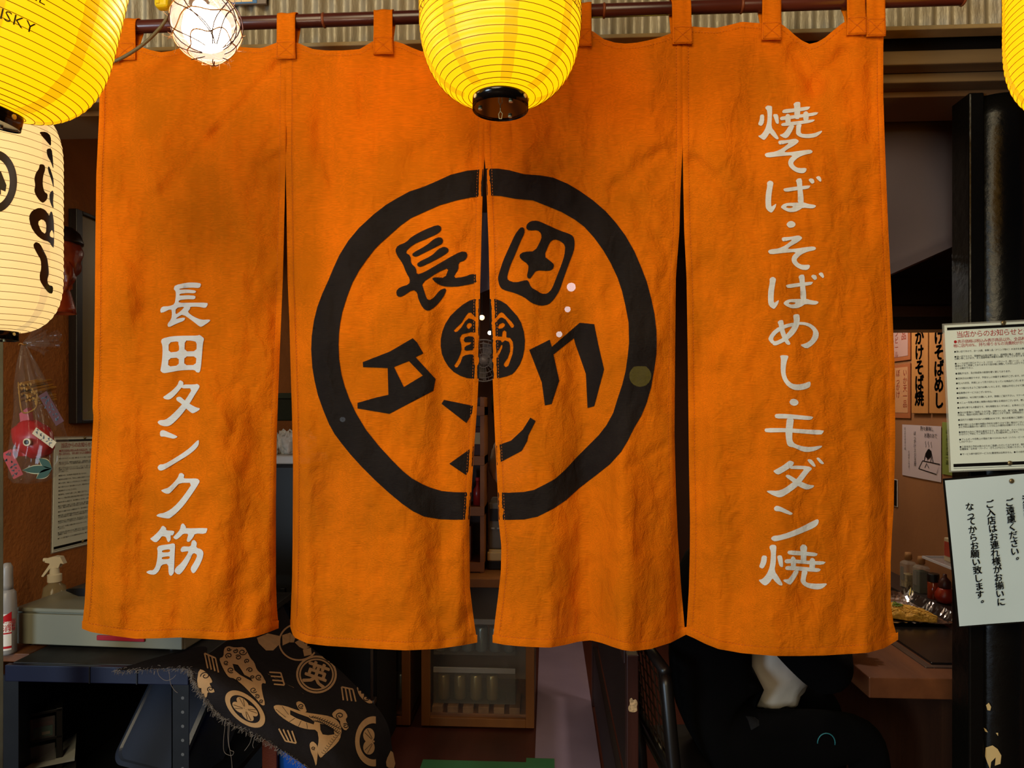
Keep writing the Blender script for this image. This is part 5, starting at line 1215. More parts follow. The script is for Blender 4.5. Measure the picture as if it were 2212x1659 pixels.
clouds = [Z5(q) for q in ([(1070,920),(1110,900),(1165,935),(1180,975),(1195,1020),(1150,1030),(1100,990)], [(1470,1040),(1540,985),(1610,1005),(1650,1070),(1620,1110),(1665,1190),(1620,1235),(1570,1180),(1560,1110),(1490,1085)], [(1745,740),(1800,755),(1860,800),(1905,850),(1930,925),(1880,930),(1820,890),(1770,830)], [(0,545),(60,565),(130,640),(152,690),(110,700),(185,790),(140,805),(100,790),(90,855),(55,850),(10,790),(-20,690)], [(1225,1370),(1260,1340),(1310,1380),(1320,1450),(1300,1640),(1270,1530),(1235,1450)], [(2070,1560),(2140,1420),(2185,1640),(2080,1640)])]
for q in clouds: cprint('cloud_print', [[chaikin(q)]], 6)
cprint('cloud_line', [swirl(*Z5([q])[0], r, a) for q, r, a in (((1130, 960), 7, 1), ((1560, 1065), 9, 2), ((1620, 1180), 7, 4), ((1850, 870), 8, 0), ((70, 620), 10, 3), ((130, 760), 7, 2), ((1270, 1420), 5, 1))], 6, None, 0.0024, m_blk)
cells = [[(920,170),(1010,140),(1035,180),(1000,250),(925,285)], [(1010,140),(1065,200),(1050,250),(1005,250)], [(1060,250),(1120,215),(1200,260),(1230,300),(1170,330),(1110,300)], [(1150,330),(1240,310),(1250,385),(1165,405)], [(640,200),(760,150),(900,180),(900,260),(820,340),(740,340),(660,260)]]
cprint('turtle_print', [[Z5(q)] for q in cells], 6, 'beige tortoise shell print')
P_ = ell(*Z5([(1105, 245)])[0], 44, 41, 40)
cprint('ring_crest', [[P_, ell(*Z5([(1105, 245)])[0], 40.5, 37.5, 40)]], 5)
# frayed edge and hanging threads
fr_ = MB(); random.seed(9); m_fray = mat('frayed_thread', (118, 108, 100), 0.9)
for k in range(900):
    v = 0.125 + 0.79 * k / 900; p_ = dcl_(0.0, v) + Vector((random.gauss(0, .002), -0.002 + random.gauss(0, .002), random.gauss(0, .003)))
    d = Vector((random.gauss(-.002, .004), random.gauss(0, .003), random.gauss(-.005, .004)))
    fr_.tube([p_, p_ + d * .5 + Vector((0, 0, .001)), p_ + d], 0.00045, 3)
fr_.build('frayed_edge', m_fray, pc)['kind'] = 'stuff'
for pts in ([(488,1552),(483,1600),(485,1625),(500,1632),(505,1624),(496,1618),(492,1590),(494,1560)], [(497,1556),(494,1600),(500,1640),(502,1670)], [(545,1585),(540,1605),(528,1622)], [(552,1590),(546,1608),(548,1616)], [(340,1446),(344,1460),(358,1470),(372,1466),(380,1458)], [(366,1452),(368,1475),(376,1490),(384,1497)]):
    MB().tube(smooth_curve([at(x, y, 1.685) for x, y in pts], 6), 0.0006, 5).build('loose_thread', m_fray, pc, smooth=True)
# things under the cloth: blue cushion and brown strap
q = at(612, 1655, 1.98)
bl = thing('blue_cushion', 'bright blue cushion low behind the frayed cloth edge', 'cushion', (q.x, q.y, 0.40))
loft([(rrect(0.05, 0.06, .03), 0.40), (rrect(0.075, 0.085, .04), 0.44), (rrect(0.078, 0.088, .04), 0.53), (rrect(0.06, 0.07, .03), 0.575)], Matrix.Translation((q.x + 0.04, q.y + 0.08, 0))).build('cover', mat('bright_blue_cloth', (16, 84, 190), 0.6, bump=0.1), bl, smooth=True)
MB().box(q.x - 0.052, q.x - 0.008, q.y - 0.03, q.y - 0.015, 0.40, 0.60, 0.003).build('brown_strap', mat('brown_webbing', (92, 38, 24), 0.7, bump=0.2, bscale=200), bl)
st_ = thing('low_stool', 'low black stool under the blue cushion', 'stool', (q.x + 0.04, q.y + 0.08, 0))
MB().box(q.x - 0.10, q.x + 0.18, q.y - 0.05, q.y + 0.22, 0.37, 0.40, 0.004).build('seat', m_steel, st_)
for x in (q.x - 0.09, q.x + 0.14):
    for y in (q.y - 0.04, q.y + 0.18): MB().box(x, x + 0.03, y, y + 0.03, 0, 0.37, 0.002).build('leg', m_steel, st_)

# ================================================================== right side: teppan counter, wall menus
CZ = 0.75
ctr = thing('teppan_counter', 'brown wooden counter with an inset griddle along the right wall', 'counter', (1.2, 2.5, 0))
m_ctop = wood('counter_wood', (112, 66, 38), (84, 48, 28), 'y', 0.4, 10, 0.4)
cfx, cfy = 0.891, 1.953
MB().box(cfx, XR - 0.002, cfy, 4.2, CZ - 0.058, CZ, 0.003).build('counter_top', m_ctop, ctr)
MB().box(1.12, XR - 0.002, cfy + 0.06, 4.2, 0, CZ - 0.058).build('plinth', wood('plinth_wood', (66, 40, 26), (50, 30, 20), 'z', 0.5, 8), ctr)
MB().box(1.395, XR - 0.002, cfy + 0.05, 4.2, CZ, CZ + 0.02, 0.002).build('back_ledge', mat('ledge_steel', (70, 60, 58), 0.3, 0.6), ctr)
gy0 = 2.03
gd = thing('griddle_plate', 'dark steel griddle plate set in the wooden counter', 'griddle', (1.24, 2.45, CZ))
m_gsteel = mat('griddle_rim_steel', (120, 106, 98), 0.3, 0.9, var=0.15, vscale=12)
m_gplate = mat('seasoned_griddle', (64, 58, 56), 0.22, 0.85, var=0.25, vscale=9)
for (x0, x1, y0, y1) in ((1.085, 1.108, gy0, 2.95), (1.372, 1.394, gy0, 2.95), (1.108, 1.372, gy0, gy0 + 0.02), (1.108, 1.372, 2.93, 2.95)):
    MB().box(x0, x1, y0, y1, CZ - 0.004, CZ + 0.003, 0.001).build('rim_bar', m_gsteel, gd)
MB().box(1.116, 1.366, gy0 + 0.028, 2.925, CZ - 0.002, CZ + 0.007, 0.002).build('plate', m_gplate, gd)
# foil tray with an omelette
fo = thing('foil_sheet', 'crumpled shiny foil sheet under the omelette on the griddle', 'foil', (1.27, 2.56, CZ + 0.008))
def foil(u, v):
    x = 1.125 + 0.27 * u; y = 2.39 + 0.33 * v
    e = max(0, abs(u - .5) * 2 - 0.72) / .28; e2 = max(0, abs(v - .5) * 2 - 0.78) / .22
    z = CZ + 0.011 + 0.030 * e * e * (1 if u > .5 else .5) + 0.026 * e2 * e2 * (1 if v > .5 else 0.25)
    z += 0.010 * abs(noise.noise(Vector((x * 38, y * 38, 1)))) * (0.15 + e + e2)
    return (x, y, z)
MB().grid(foil, 40, 40).build('foil', mat('aluminium_foil', (216, 206, 200), 0.16, 1.0), fo)
om = thing('omelette_noodles', 'folded yellow omelette of noodles lying on the foil sheet', 'food', (1.24, 2.5, CZ + 0.012))
def omel(u, v):
    a = pi * v; L = -0.10 + 0.22 * u; w = 0.052 * (sin(pi * (0.08 + 0.88 * u)) ** 0.6)
    r = 1 + 0.18 * noise.noise(Vector((u * 9, v * 5, 2))) + 0.08 * noise.noise(Vector((u * 30, v * 16, 5)))
    cx_, cy_ = 1.235, 2.49; dx, dy = cos(radians(-34)), sin(radians(-34))
    wy = -w * cos(a) * r; h = 0.036 * (sin(pi * (0.06 + 0.9 * u)) ** .5) * sin(a) ** .8 * r
    return (cx_ + dx * L - dy * wy, cy_ + dy * L + dx * wy, CZ + 0.016 + h)
MB().grid(omel, 70, 40).build('omelette', mat('omelette_yellow', (204, 150, 50), 0.5, var=0.25, vscale=70, bump=0.6, bscale=160), om, smooth=True)
random.seed(21)
for k in range(46):
    u, v = random.uniform(.05, .95), random.uniform(.12, .9); p_ = Vector(omel(u, v)); pts = []
    for i in range(7):
        pts.append(Vector(omel(max(0, min(1, u + (i - 3) * 0.03 * random.choice((1, .6)))), max(0, min(1, v + 0.04 * sin(i + k))))) + Vector((0, 0, 0.0015)))
    MB().tube(pts, 0.0018, 5).build('noodle', mat('noodle_yellow', (214, 166, 70), 0.45), om, smooth=True)
for k in range(7):
    p_ = Vector(omel(0.42 + 0.04 * (k % 3), 0.40 + 0.05 * (k // 3)))
    MB().tube([p_ + Vector((0.006 * cos(a), 0.006 * sin(a), 0.004 + 0.002 * sin(a + k))) for a in [2 * pi * i / 14 for i in range(14)]], 0.0018, 6, closed=True).build('scallion_ring', mat('scallion_green', (104, 132, 52), 0.5), om, smooth=True)
# condiment bottles
LZ2 = CZ + 0.02
m_clr = mat('clear_bottle_glass', (190, 186, 176), 0.06, alpha=0.22, spec=0.8)
m_cork = mat('cork_cap', (140, 96, 54), 0.7)
def square_bottle(px, py, lab, cont):
    q = atz(px, py, LZ2); t = thing('condiment_bottle', lab, 'bottle', (q.x, q.y, LZ2), 'square glass condiment bottles on the counter ledge')
    M0 = Matrix.Translation((q.x, q.y, LZ2)) @ Matrix.Rotation(0.1, 4, 'Z')
    sq_ = lambda w, r: rrect(w, w, r, 4)
    loft([(sq_(.021, .004), 0.0), (sq_(.023, .005), 0.003), (sq_(.023, .005), 0.098), (sq_(.018, .006), 0.106), (sq_(.010, .009), 0.110), (sq_(.010, .009), 0.120)], M0).build('glass', m_clr, t, smooth=False)
    loft([(sq_(.019, .004), 0.004), (sq_(.019, .004), cont[1])], M0).build('contents', mat('contents_' + cont[0], cont[2], 0.8, var=0.3, vscale=120), t)
    MB().lathe([(0.0105, 0.112), (0.0135, 0.116), (0.0135, 0.132), (0.012, 0.142), (1e-5, 0.143)], 20, M=M0).build('cork', m_cork, t, smooth=True)
    MB().box(-0.0233, -0.0229, -0.006, 0.016, 0.03, 0.085, M=M0).build('label', mat('bottle_label', (112, 106, 98), 0.6), t)
square_bottle(1962, 1269, 'square clear glass bottle with pale powder and cork cap on the counter ledge', ('pale', 0.055, (150, 128, 84)))
square_bottle(1990, 1280, 'square clear glass bottle with dark green flakes and cork cap on the counter ledge', ('green', 0.085, (34, 42, 20)))
q = atz(2016, 1293, LZ2)
jr = thing('chilli_jar', 'small chilli powder jar with black cap on the counter ledge', 'jar', (q.x, q.y, LZ2))
MB().lathe([(0.019, 0), (0.020, 0.003), (0.020, 0.062), (0.017, 0.066), (1e-5, 0.066)], 26, (q.x, q.y, LZ2)).build('glass', mat('chilli_jar_glass', (120, 44, 18), 0.12, var=0.2, vscale=90, spec=0.7), jr, smooth=True)
MB().lathe([(0.0205, 0.066), (0.0205, 0.094), (0.019, 0.096), (1e-5, 0.096)], 26, (q.x, q.y, LZ2)).build('cap', m_ink, jr)
q = atz(2041, 1303, LZ2)
gq_ = thing('gourd_shaker', 'red brown gourd shaped spice shaker with dark lid on the counter ledge', 'shaker', (q.x, q.y, LZ2))
MB().lathe([(0.014, 0), (0.028, 0.006), (0.034, 0.022), (0.033, 0.036), (0.024, 0.052), (0.020, 0.058)], 28, (q.x, q.y, LZ2)).build('body', mat('red_gourd', (130, 34, 14), 0.35, var=0.2, vscale=40), gq_, smooth=True)
MB().lathe([(0.020, 0.056), (0.022, 0.062), (0.020, 0.082), (0.012, 0.092), (0.007, 0.098), (0.007, 0.108), (1e-5, 0.110)], 24, (q.x, q.y, LZ2)).build('lid', mat('dark_red_lid', (58, 22, 16), 0.4), gq_, smooth=True)
# clear acrylic shelf with pepper box
s0 = atx(1988, 1199, XR - 0.13); sz = s0.z
sh = thing('acrylic_shelf', 'clear acrylic shelf with bright edges above the condiment bottles', 'shelf', (XR, s0.y - 0.3, sz))
MB().box(XR - 0.13, XR, 1.95, s0.y - 0.02, sz - 0.006, sz).build('board', mat('acrylic', (170, 168, 172), 0.06, alpha=0.35, spec=0.8), sh)
MB().box(XR - 0.134, XR - 0.13, 1.95, s0.y - 0.018, sz - 0.007, sz + 0.001).build('front_edge', mat('acrylic_edge', (190, 186, 190), 0.15, spec=0.8), sh)
MB().box(XR - 0.13, XR, s0.y - 0.02, s0.y - 0.016, sz - 0.007, sz + 0.001).build('end_edge', mat('acrylic_edge', (190, 186, 190), 0.15, spec=0.8), sh)
for y in (2.05, 2.4): MB().prism([(XR - 0.10, sz - 0.006), (XR, sz - 0.006), (XR, sz - 0.06)], y, y + 0.006).build('bracket', m_ink, sh)
q = Vector((XR - 0.075, atx(2058, 1190, XR - 0.075).y, sz))
px_ = thing('pepper_box', 'small red and cream pepper tin on the acrylic shelf', 'tin', q.to_tuple())
MB().box(q.x - 0.02, q.x + 0.02, q.y - 0.02, q.y + 0.02, sz, sz + 0.085, 0.003).build('tin', mat('pepper_cream', (168, 150, 120), 0.5), px_)
MB().box(q.x - 0.0206, q.x + 0.016, q.y - 0.0206, q.y + 0.016, sz + 0.02, sz + 0.072).build('label', mat('pepper_red', (150, 58, 40), 0.5), px_)
MB().lathe([(0.012, sz + 0.085), (0.012, sz + 0.094), (1e-5, sz + 0.096)], 18, (q.x, q.y, 0)).build('lid', mat('lid_grey', (150, 146, 140), 0.4), px_)

def wall_frame(px, py, off):
    """frame on the right wall: x runs towards the viewer, z up"""
    return frame(atx(px, py, XR - off), (0, -1, 0), (0, 0, 1))
m_plank = wood('cedar_plank', (168, 112, 56), (140, 90, 44), 'z', 0.6, 9)
def bold(mb, fn, r, n=4):
    for i in range(n): fn(r * cos(2 * pi * i / n), r * sin(2 * pi * i / n))
def plank(px0, px1, s, lab, ytop=668, ybot=893, h=0.060):
    M0 = wall_frame(px0, ybot, 0.012); w = atx(px0, ybot, XR - .012).y - atx(px1, ybot, XR - .012).y; H = atx((px0 + px1) / 2, ytop, XR - .012).z - M0.translation.z
    t = thing('menu_plank', lab, 'menu board', M0.translation.to_tuple(), 'wooden menu planks on the right wall')
    MB().box(0.002, w - 0.002, 0, 0.011, 0, H, 0.002, M=M0).build('board', m_plank, t)
    tx = MB(); n = len(s)
    bold(tx, lambda a, b: text_col(tx, s, w / 2 + a, 0.018 + h * 1.04 * n + b, h, M0, -0.0012, 1.04), 0.0022, 6)
    tx.build('brush_lettering', m_ink, t)['kind'] = 'stuff'
plank(1968, 2005, 'ぼっかけそば焼', 'cedar menu plank with brush writing nearer the curtain')
plank(2006, 2052, 'かけそばめし', 'cedar menu plank with brush writing nearer the pillar')
def board(px0, px1, ytop, ybot, lab, cols, base, ink):
    M0 = wall_frame(px0, ybot, 0.006); w = atx(px0, ybot, XR - .006).y - atx(px1, ybot, XR - .006).y; H = atx((px0 + px1) / 2, ytop, XR - .006).z - M0.translation.z
    t = thing('menu_card', lab, 'menu board', M0.translation.to_tuple())
    MB().box(0, w, 0, 0.005, 0, H, 0.001, M=M0).build('card', mat('menu_card_base', (150, 84, 46), 0.6, var=0.08), t)
    MB().box(w * .04, w * .93, -0.001, 0, H * .10, H * .94, M=M0).build('paper', base, t)
    for x, z, s, h, m_ in cols:
        tx = MB(); text_col(tx, s, w * x, H * z, H * h, M0, -0.0018, 1.1); tx.build('lettering', m_, t)
m_mp = mat('tan_menu_paper', (176, 124, 84), 0.6); m_mp2 = mat('pink_menu_paper', (168, 130, 120), 0.6)
m_bri = mat('brick_ink', (140, 52, 30), 0.6)
board(1905, 1966, 690, 785, 'upper tan menu card partly behind the curtain edge', [(0.55, 0.9, 'ビンビール', 0.15, m_bri), (0.8, .9, '一品', .2, m_bri)], m_mp2, m_bri)
board(1905, 1966, 788, 902, 'lower tan menu card partly behind the curtain edge', [(0.60, 0.9, 'ぼっかけ', 0.13, m_bri), (0.84, .9, 'いか天一品', .13, m_bri)], m_mp, m_bri)
# drawing on pale paper
M0 = wall_frame(1949, 1026, 0.003); w = atx(1949, 1026, XR - .003).y - atx(2033, 1026, XR - .003).y; H = atx(1990, 915, XR - .003).z - atx(1990, 1030, XR - .003).z
dw = thing('drawing_sheet', 'pale paper sheet with a pen drawing of steaming food on the right wall', 'poster', M0.translation.to_tuple())
MB().grid(lambda u, v: (w * u, -0.004 * sin(pi * u) * .3, H * v), 6, 6, M=M0).build('sheet', mat('lilac_paper', (176, 158, 160), 0.6), dw, smooth=True)
ln = MB()
for pts, wd in (([(.46, .18), (.56, .34), (.98, .32), (.90, .13), (.46, .18)], .012), ([(.60, .34), (.64, .48), (.70, .56), (.78, .50), (.82, .34)], .012), ([(.68, .36), (.70, .46)], .01), ([(.76, .34), (.78, .44)], .01), ([(.62, .22), (.66, .30), (.72, .22)], .012)):
    P = stroke([(p[0] * w, p[1] * H) for p in pts], wd * H * 1.4)
    for i in range(len(pts) - 1):
        n = len(P); ln.add([(P[j][0], -0.0022, P[j][1]) for j in (i, i + 1, n - 2 - i, n - 1 - i)], [(0, 1, 2, 3)], M0)
ln.add([(x * w, -0.0024, z * H) for x, z in ((.64, .42), (.66, .52), (.72, .58), (.78, .54), (.77, .44), (.70, .38))], [tuple(range(6))], M0)
for k in range(3):
    P = [((.64 + .07 * k + .012 * sin(i * 1.3)) * w, (.60 + .022 * i) * H) for i in range(6)]; S_ = stroke(P, .008 * H); n = len(S_)
    for i in range(5): ln.add([(S_[j][0], -0.0022, S_[j][1]) for j in (i, i + 1, n - 2 - i, n - 1 - i)], [(0, 1, 2, 3)], M0)
ln.build('pen_drawing', m_ink, dw)['kind'] = 'stuff'
for x, z, s, h in ((.36, .88, 'ぼっかけスジ玉屋', .075), (.20, .5, 'そばめしやき', .05), (.09, .95, 'ぼっかけやき一品', .05)):
    tx = MB(); text_col(tx, s, x * w, z * H, h * H, M0, -0.0026, 1.15, 0.02); tx.build('lettering', m_ink, dw)['kind'] = 'stuff'
tx = MB(); text_line(tx, '熱々美味し', .50 * w, .90 * H, .085 * H, M0, -0.0026); text_line(tx, 'お酒のあて', .60 * w, .78 * H, .08 * H, M0, -0.0026); tx.build('lettering', m_ink, dw)['kind'] = 'stuff'
# green sheet
M0 = wall_frame(2035, 1024, 0.004); H = atx(2040, 912, XR - .004).z - M0.translation.z
gs = thing('green_sheet', 'laminated green sheet on the wall half hidden by the white notice', 'poster', M0.translation.to_tuple())
MB().box(0, 0.16, 0, 0.0015, 0, H, 0.0006, M=M0, seg=1).build('sheet', mat('green_paper', (116, 126, 62), 0.3, spec=0.6), gs)
for x in (0.035, 0.062): 
    tx = MB(); text_col(tx, 'ぼっかけそば一品', x, H * .86, H * .078, M0, -0.0008, 1.1); tx.build('lettering', m_ink, gs)['kind'] = 'stuff'
M0 = wall_frame(1925, 1092, 0.004)
dc = thing('dark_card', 'dark card with pale edge on the wall behind the curtain edge', 'poster', M0.translation.to_tuple())
MB().box(-0.06, 0.055, 0, 0.003, 0, 0.12, 0.001, M=M0).build('edge', mat('card_pale', (170, 160, 150), 0.6), dc)
MB().box(-0.057, 0.050, -0.001, 0.002, 0.004, 0.117, M=M0).build('card', m_ink, dc)

# beams and vinyl sheet above the counter
bw = thing('shelf_beam', 'dark stained timber beam crossing above the wall menus', 'beam', (1.3, 2.4, 1.76))
zb_ = lambda py: at(1990, py, 2.36).z
MB().box(1.05, XR, 2.36, 2.46, zb_(712), zb_(684), 0.003).build('lower_rail', m_dark, bw)
MB().box(1.05, XR, 2.38, 2.46, zb_(684), zb_(658), 0.002).build('brown_board', wood('brown_beam', (84, 52, 30), (66, 40, 22), 'x', 0.5), bw)
MB().box(1.05, XR, 2.35, 2.48, zb_(658), zb_(600), 0.003).build('upper_rail', m_dark, bw)
MB().box(1.05, XR, 2.46, 2.47, zb_(600), zb_(520), 0.002).build('upper_board', m_dark, bw)
vs_ = thing('vinyl_sheet', 'grey vinyl sheet hanging from the soffit between curtain and black pillar', 'sheet', at(1980, 216, 1.98).to_tuple())
vb = [(1780, 655), (1860, 622), (1925, 592), (1990, 563), (2062, 531)]
def vin(u, v):
    x = 1780 + 282 * u; y = 205 + (interp(vb, x, 0, 1) - 205) * v
    return at(x, y, 1.98 - 0.05 * v * v + 0.008 * sin(u * 6 + v * 4) - (0.05 * max(0, v - .93) / .07))
MB().grid(vin, 40, 40).build('sheet', mat('grey_vinyl', (106, 100, 114), 0.45, var=0.06, vscale=3, bump=0.08, bscale=12), vs_, smooth=True)
MB().tube([at(x, interp(vb, x, 0, 1), 1.925) for x in (1780, 1860, 1925, 1990, 2062)], 0.004, 8).build('hem_rod', mat('grey_vinyl_hem', (128, 118, 126), 0.4), vs_, smooth=True)

# ================================================================== chair and seated customer
m_chair = mat('black_chair_wood', (20, 17, 15), 0.35, spec=0.5)
P1 = Vector((0.346, 1.86, 0)); P2 = Vector((0.300, 2.27, 0)); bd = (P2 - P1).normalized(); nd = Vector((bd.y, -bd.x, 0))
ch = thing('dining_chair', 'black chair with wire mesh back under the seated customer', 'chair', ((P1 + P2) / 2 + nd * 0.2).to_tuple())
for P in (P1, P2):
    MB().tube([P + nd * 0.03, P + Vector((0, 0, 0.45)), P + nd * -0.03 + Vector((0, 0, 0.76)), P + nd * -0.03 + bd * (0.02 if P is P1 else -.02) + Vector((0, 0, 0.79))], [0.018, 0.019, 0.018, 0.014], 12).build('back_post', m_chair, ch, smooth=True)
MB().tube([P1 + nd * -.03 + Vector((0, 0, .79)), P2 + nd * -.03 + Vector((0, 0, .79))], 0.016, 12).build('top_rail', m_chair, ch, smooth=True)
MB().tube([P1 + Vector((0, 0, .50)), P2 + Vector((0, 0, .50))], 0.012, 10).build('lower_rail', m_chair, ch, smooth=True)
m_mesh = mat('brown_wire', (58, 44, 32), 0.4, 0.5)
L = (P2 - P1).length
for k in range(1, 9): MB().tube([P1 + bd * L * k / 9 + Vector((0, 0, .5)), P1 + bd * L * k / 9 + nd * -.03 + Vector((0, 0, .78))], 0.0022, 6).build('back_wire', m_mesh, ch)
for k in range(1, 7): MB().tube([P1 + nd * -.03 * k / 7 + Vector((0, 0, .5 + .28 * k / 7)), P2 + nd * -.03 * k / 7 + Vector((0, 0, .5 + .28 * k / 7))], 0.0022, 6).build('back_wire', m_mesh, ch)
S1 = P1 + nd * 0.005
Mc2 = Matrix(((nd.x, bd.x, 0, S1.x), (nd.y, bd.y, 0, S1.y), (0, 0, 1, 0), (0, 0, 0, 1)))
MB().box(0.0, 0.40, -0.01, L + 0.01, 0.42, 0.455, 0.012, M=Mc2).build('seat', m_chair, ch)
for y in (0.0, L): MB().tube([Mc2 @ Vector((0.38, y, 0)), Mc2 @ Vector((0.37, y, 0.43))], 0.017, 12).build('front_leg', m_chair, ch, smooth=True)

rt = -bd   # right hand side of the sitter faces the street
def Pp(f, r, z): v = (P1 + P2) / 2 + nd * (f + .02) + rt * r; return (v.x, v.y, z)
def skin_mesh(name, verts, edges, root, mats, sub=2):
    me = bpy.data.meshes.new(name); me.from_pydata([v[0] for v in verts], edges, []); o = bpy.data.objects.new(name, me); COL.objects.link(o)
    o.modifiers.new('skin', 'SKIN'); s = o.modifiers.new('sub', 'SUBSURF'); s.levels = sub; s.render_levels = sub
    lay = me.skin_vertices[0].data if me.skin_vertices else None
    for i, v in enumerate(verts):
        r = v[1] if isinstance(v[1], tuple) else (v[1], v[1]); lay[i].radius = r; lay[i].use_root = (i == root)
    dg = bpy.context.evaluated_depsgraph_get(); dg.update(); m2 = bpy.data.meshes.new_from_object(o.evaluated_get(dg))
    bpy.data.objects.remove(o); bpy.data.meshes.remove(me); m2.name = name
    for m_ in mats: m2.materials.append(m_)
    m2.polygons.foreach_set('use_smooth', [True] * len(m2.polygons)); return m2
m_cloth = mat('black_clothing', (4, 4, 5), 1.0, var=0.2, vscale=10, bump=0.2, bscale=25, spec=0.1)
m_skin = mat('skin', (196, 140, 108), 0.5)
V = [(Pp(.15, 0, .545), .125), (Pp(.13, 0, .70), .125), (Pp(.15, 0, .88), .135), (Pp(.19, 0, 1.0), .11), (Pp(.22, 0, 1.09), .055), (Pp(.24, 0, 1.16), .056), (Pp(.26, 0, 1.24), .078), (Pp(.27, 0, 1.31), .072),
     (Pp(.19, .10, 1.02), .085), (Pp(.20, .20, .99), .066), (Pp(.30, .22, .86), .062), (Pp(.40, .225, .770), .070), (Pp(.46, .13, .80), .048), (Pp(.52, .04, .82), .034),
     (Pp(.19, -.10, 1.02), .085), (Pp(.20, -.20, .99), .066), (Pp(.30, -.22, .86), .062), (Pp(.42, -.215, .795), .062), (Pp(.46, -.13, .80), .046), (Pp(.53, -.05, .82), .034),
     (Pp(.18, .10, .53), .105), (Pp(.38, .12, .555), .088), (Pp(.56, .12, .56), .070), (Pp(.575, .12, .33), .056), (Pp(.56, .12, .09), .046), (Pp(.68, .13, .045), .040),
     (Pp(.18, -.10, .53), .105), (Pp(.38, -.12, .555), .088), (Pp(.56, -.12, .56), .070), (Pp(.575, -.12, .33), .056), (Pp(.56, -.12, .09), .046), (Pp(.68, -.13, .045), .040)]
E = [(0, 1), (1, 2), (2, 3), (3, 4), (4, 5), (5, 6), (6, 7), (3, 8), (8, 9), (9, 10), (10, 11), (11, 12), (12, 13), (3, 14), (14, 15), (15, 16), (16, 17), (17, 18), (18, 19), (0, 20), (20, 21), (21, 22), (22, 23), (23, 24), (24, 25), (0, 26), (26, 27), (27, 28), (28, 29), (29, 30), (30, 31)]
pr = thing('person', 'customer in black clothes sitting at the counter behind the orange curtain', 'person', Pp(.15, 0, .0))
bme = skin_mesh('body', V, E, 0, [m_cloth, m_skin])
wrist = [Vector(V[13][0]), Vector(V[19][0])]
for p in bme.polygons:
    c = p.center
    p.material_index = 1 if c.z > 1.105 or min((c - w_).length for w_ in wrist) < 0.05 else 0
bo = bpy.data.objects.new('body', bme); COL.objects.link(bo); attach(bo, pr)
# hands: palm and five fingers each
for side, w_ in ((1, wrist[0]), (-1, wrist[1])):
    f_ = (nd * .75 - rt * .66 * side).normalized(); s_ = (rt * side * .75 + nd * .66).normalized(); up = Vector((0, 0, 1))
    hv = [(tuple(w_), .026), (tuple(w_ + f_ * .045 + s_ * -.004), (.034, .016))]; he = [(0, 1)]
    for k, (so, ln_) in enumerate(((-.028, .060), (-.010, .072), (.009, .068), (.026, .054))):
        b0 = w_ + f_ * .080 + s_ * so; i0 = len(hv)
        hv += [(tuple(b0), .0105), (tuple(b0 + f_ * ln_ * .55 + up * -.006), .0088), (tuple(b0 + f_ * ln_ + up * -.022), .0072)]; he += [(1, i0), (i0, i0 + 1), (i0 + 1, i0 + 2)]
    i0 = len(hv); tb = w_ + f_ * .035 - s_ * .034
    hv += [(tuple(tb), .013), (tuple(tb + f_ * .030 - s_ * .012 + up * -.006), .0105), (tuple(tb + f_ * .056 - s_ * .010 + up * -.014), .0085)]; he += [(0, i0), (i0, i0 + 1), (i0 + 1, i0 + 2)]
    hm = skin_mesh('hand', hv, he, 0, [m_skin]); ho = bpy.data.objects.new('hand', hm); COL.objects.link(ho); attach(ho, pr)
hd = Vector(Pp(.265, 0, 1.275))
Mhd = Matrix.Translation(hd) @ Matrix(((nd.x, rt.x * -1, 0, 0), (nd.y, rt.y * -1, 0, 0), (0, 0, 1, 0), (0, 0, 0, 1)))
hb = lump((0, 0, 0), (.098, .078, .118), 2, 0.03)
MB().add(hb.v, hb.f, Mhd).build('head', m_skin, pr, smooth=True)
hr = lump((-.018, 0, .022), (.100, .088, .116), 6, 0.06); MB().add(hr.v, hr.f, Mhd).build('hair', mat('black_hair', (16, 13, 12), 0.5, bump=0.3, bscale=120), pr, smooth=True)
MB().prism([(.090, .02), (.118, -.014), (.092, -.022)], -.011, .011, Mhd).build('nose', m_skin, pr)
MB().box(.084, .090, -.022, .022, -.052, -.044, .003, Mhd).build('mouth', mat('lips', (150, 84, 76), 0.5), pr)
for s in (-1, 1):
    MB().sphere((.084, s * .032, .006), .011, 12, 8, (.6, 1.3, .7), Mhd).build('eye', m_ink, pr, smooth=True)
    MB().sphere((.0, s * .084, -.005), .026, 12, 8, (.7, .3, 1.1), Mhd).build('ear', m_skin, pr, smooth=True)
# pale shirt showing between jacket and arm, dark waistband, teal pocket trim
sh_ = lump(Pp(.345, -.02, .70), (.105, .07, .12), 12, 0.16); sh_.build('shirt', mat('pale_shirt', (196, 188, 176), 0.7, bump=0.2, bscale=20), pr, smooth=True)
MB().tube([Pp(.20 + .17 * sin(a), .13 * cos(a), .60 - .03 * sin(a)) for a in [pi * i / 16 for i in range(17)]], 0.030, 12).build('waistband', mat('ribbed_black', (9, 9, 12), 0.9, bump=0.4, bscale=90), pr, smooth=True)
pa = at(1785, 1600, 1.93)
MB().tube([at(1785 + 19 * cos(a), 1605 - 21 * sin(a), 1.915) for a in [pi * i / 12 - 0.2 for i in range(14)]], 0.0016, 6).build('pocket_trim', mat('teal_trim', (40, 110, 120), 0.5), pr, smooth=True)

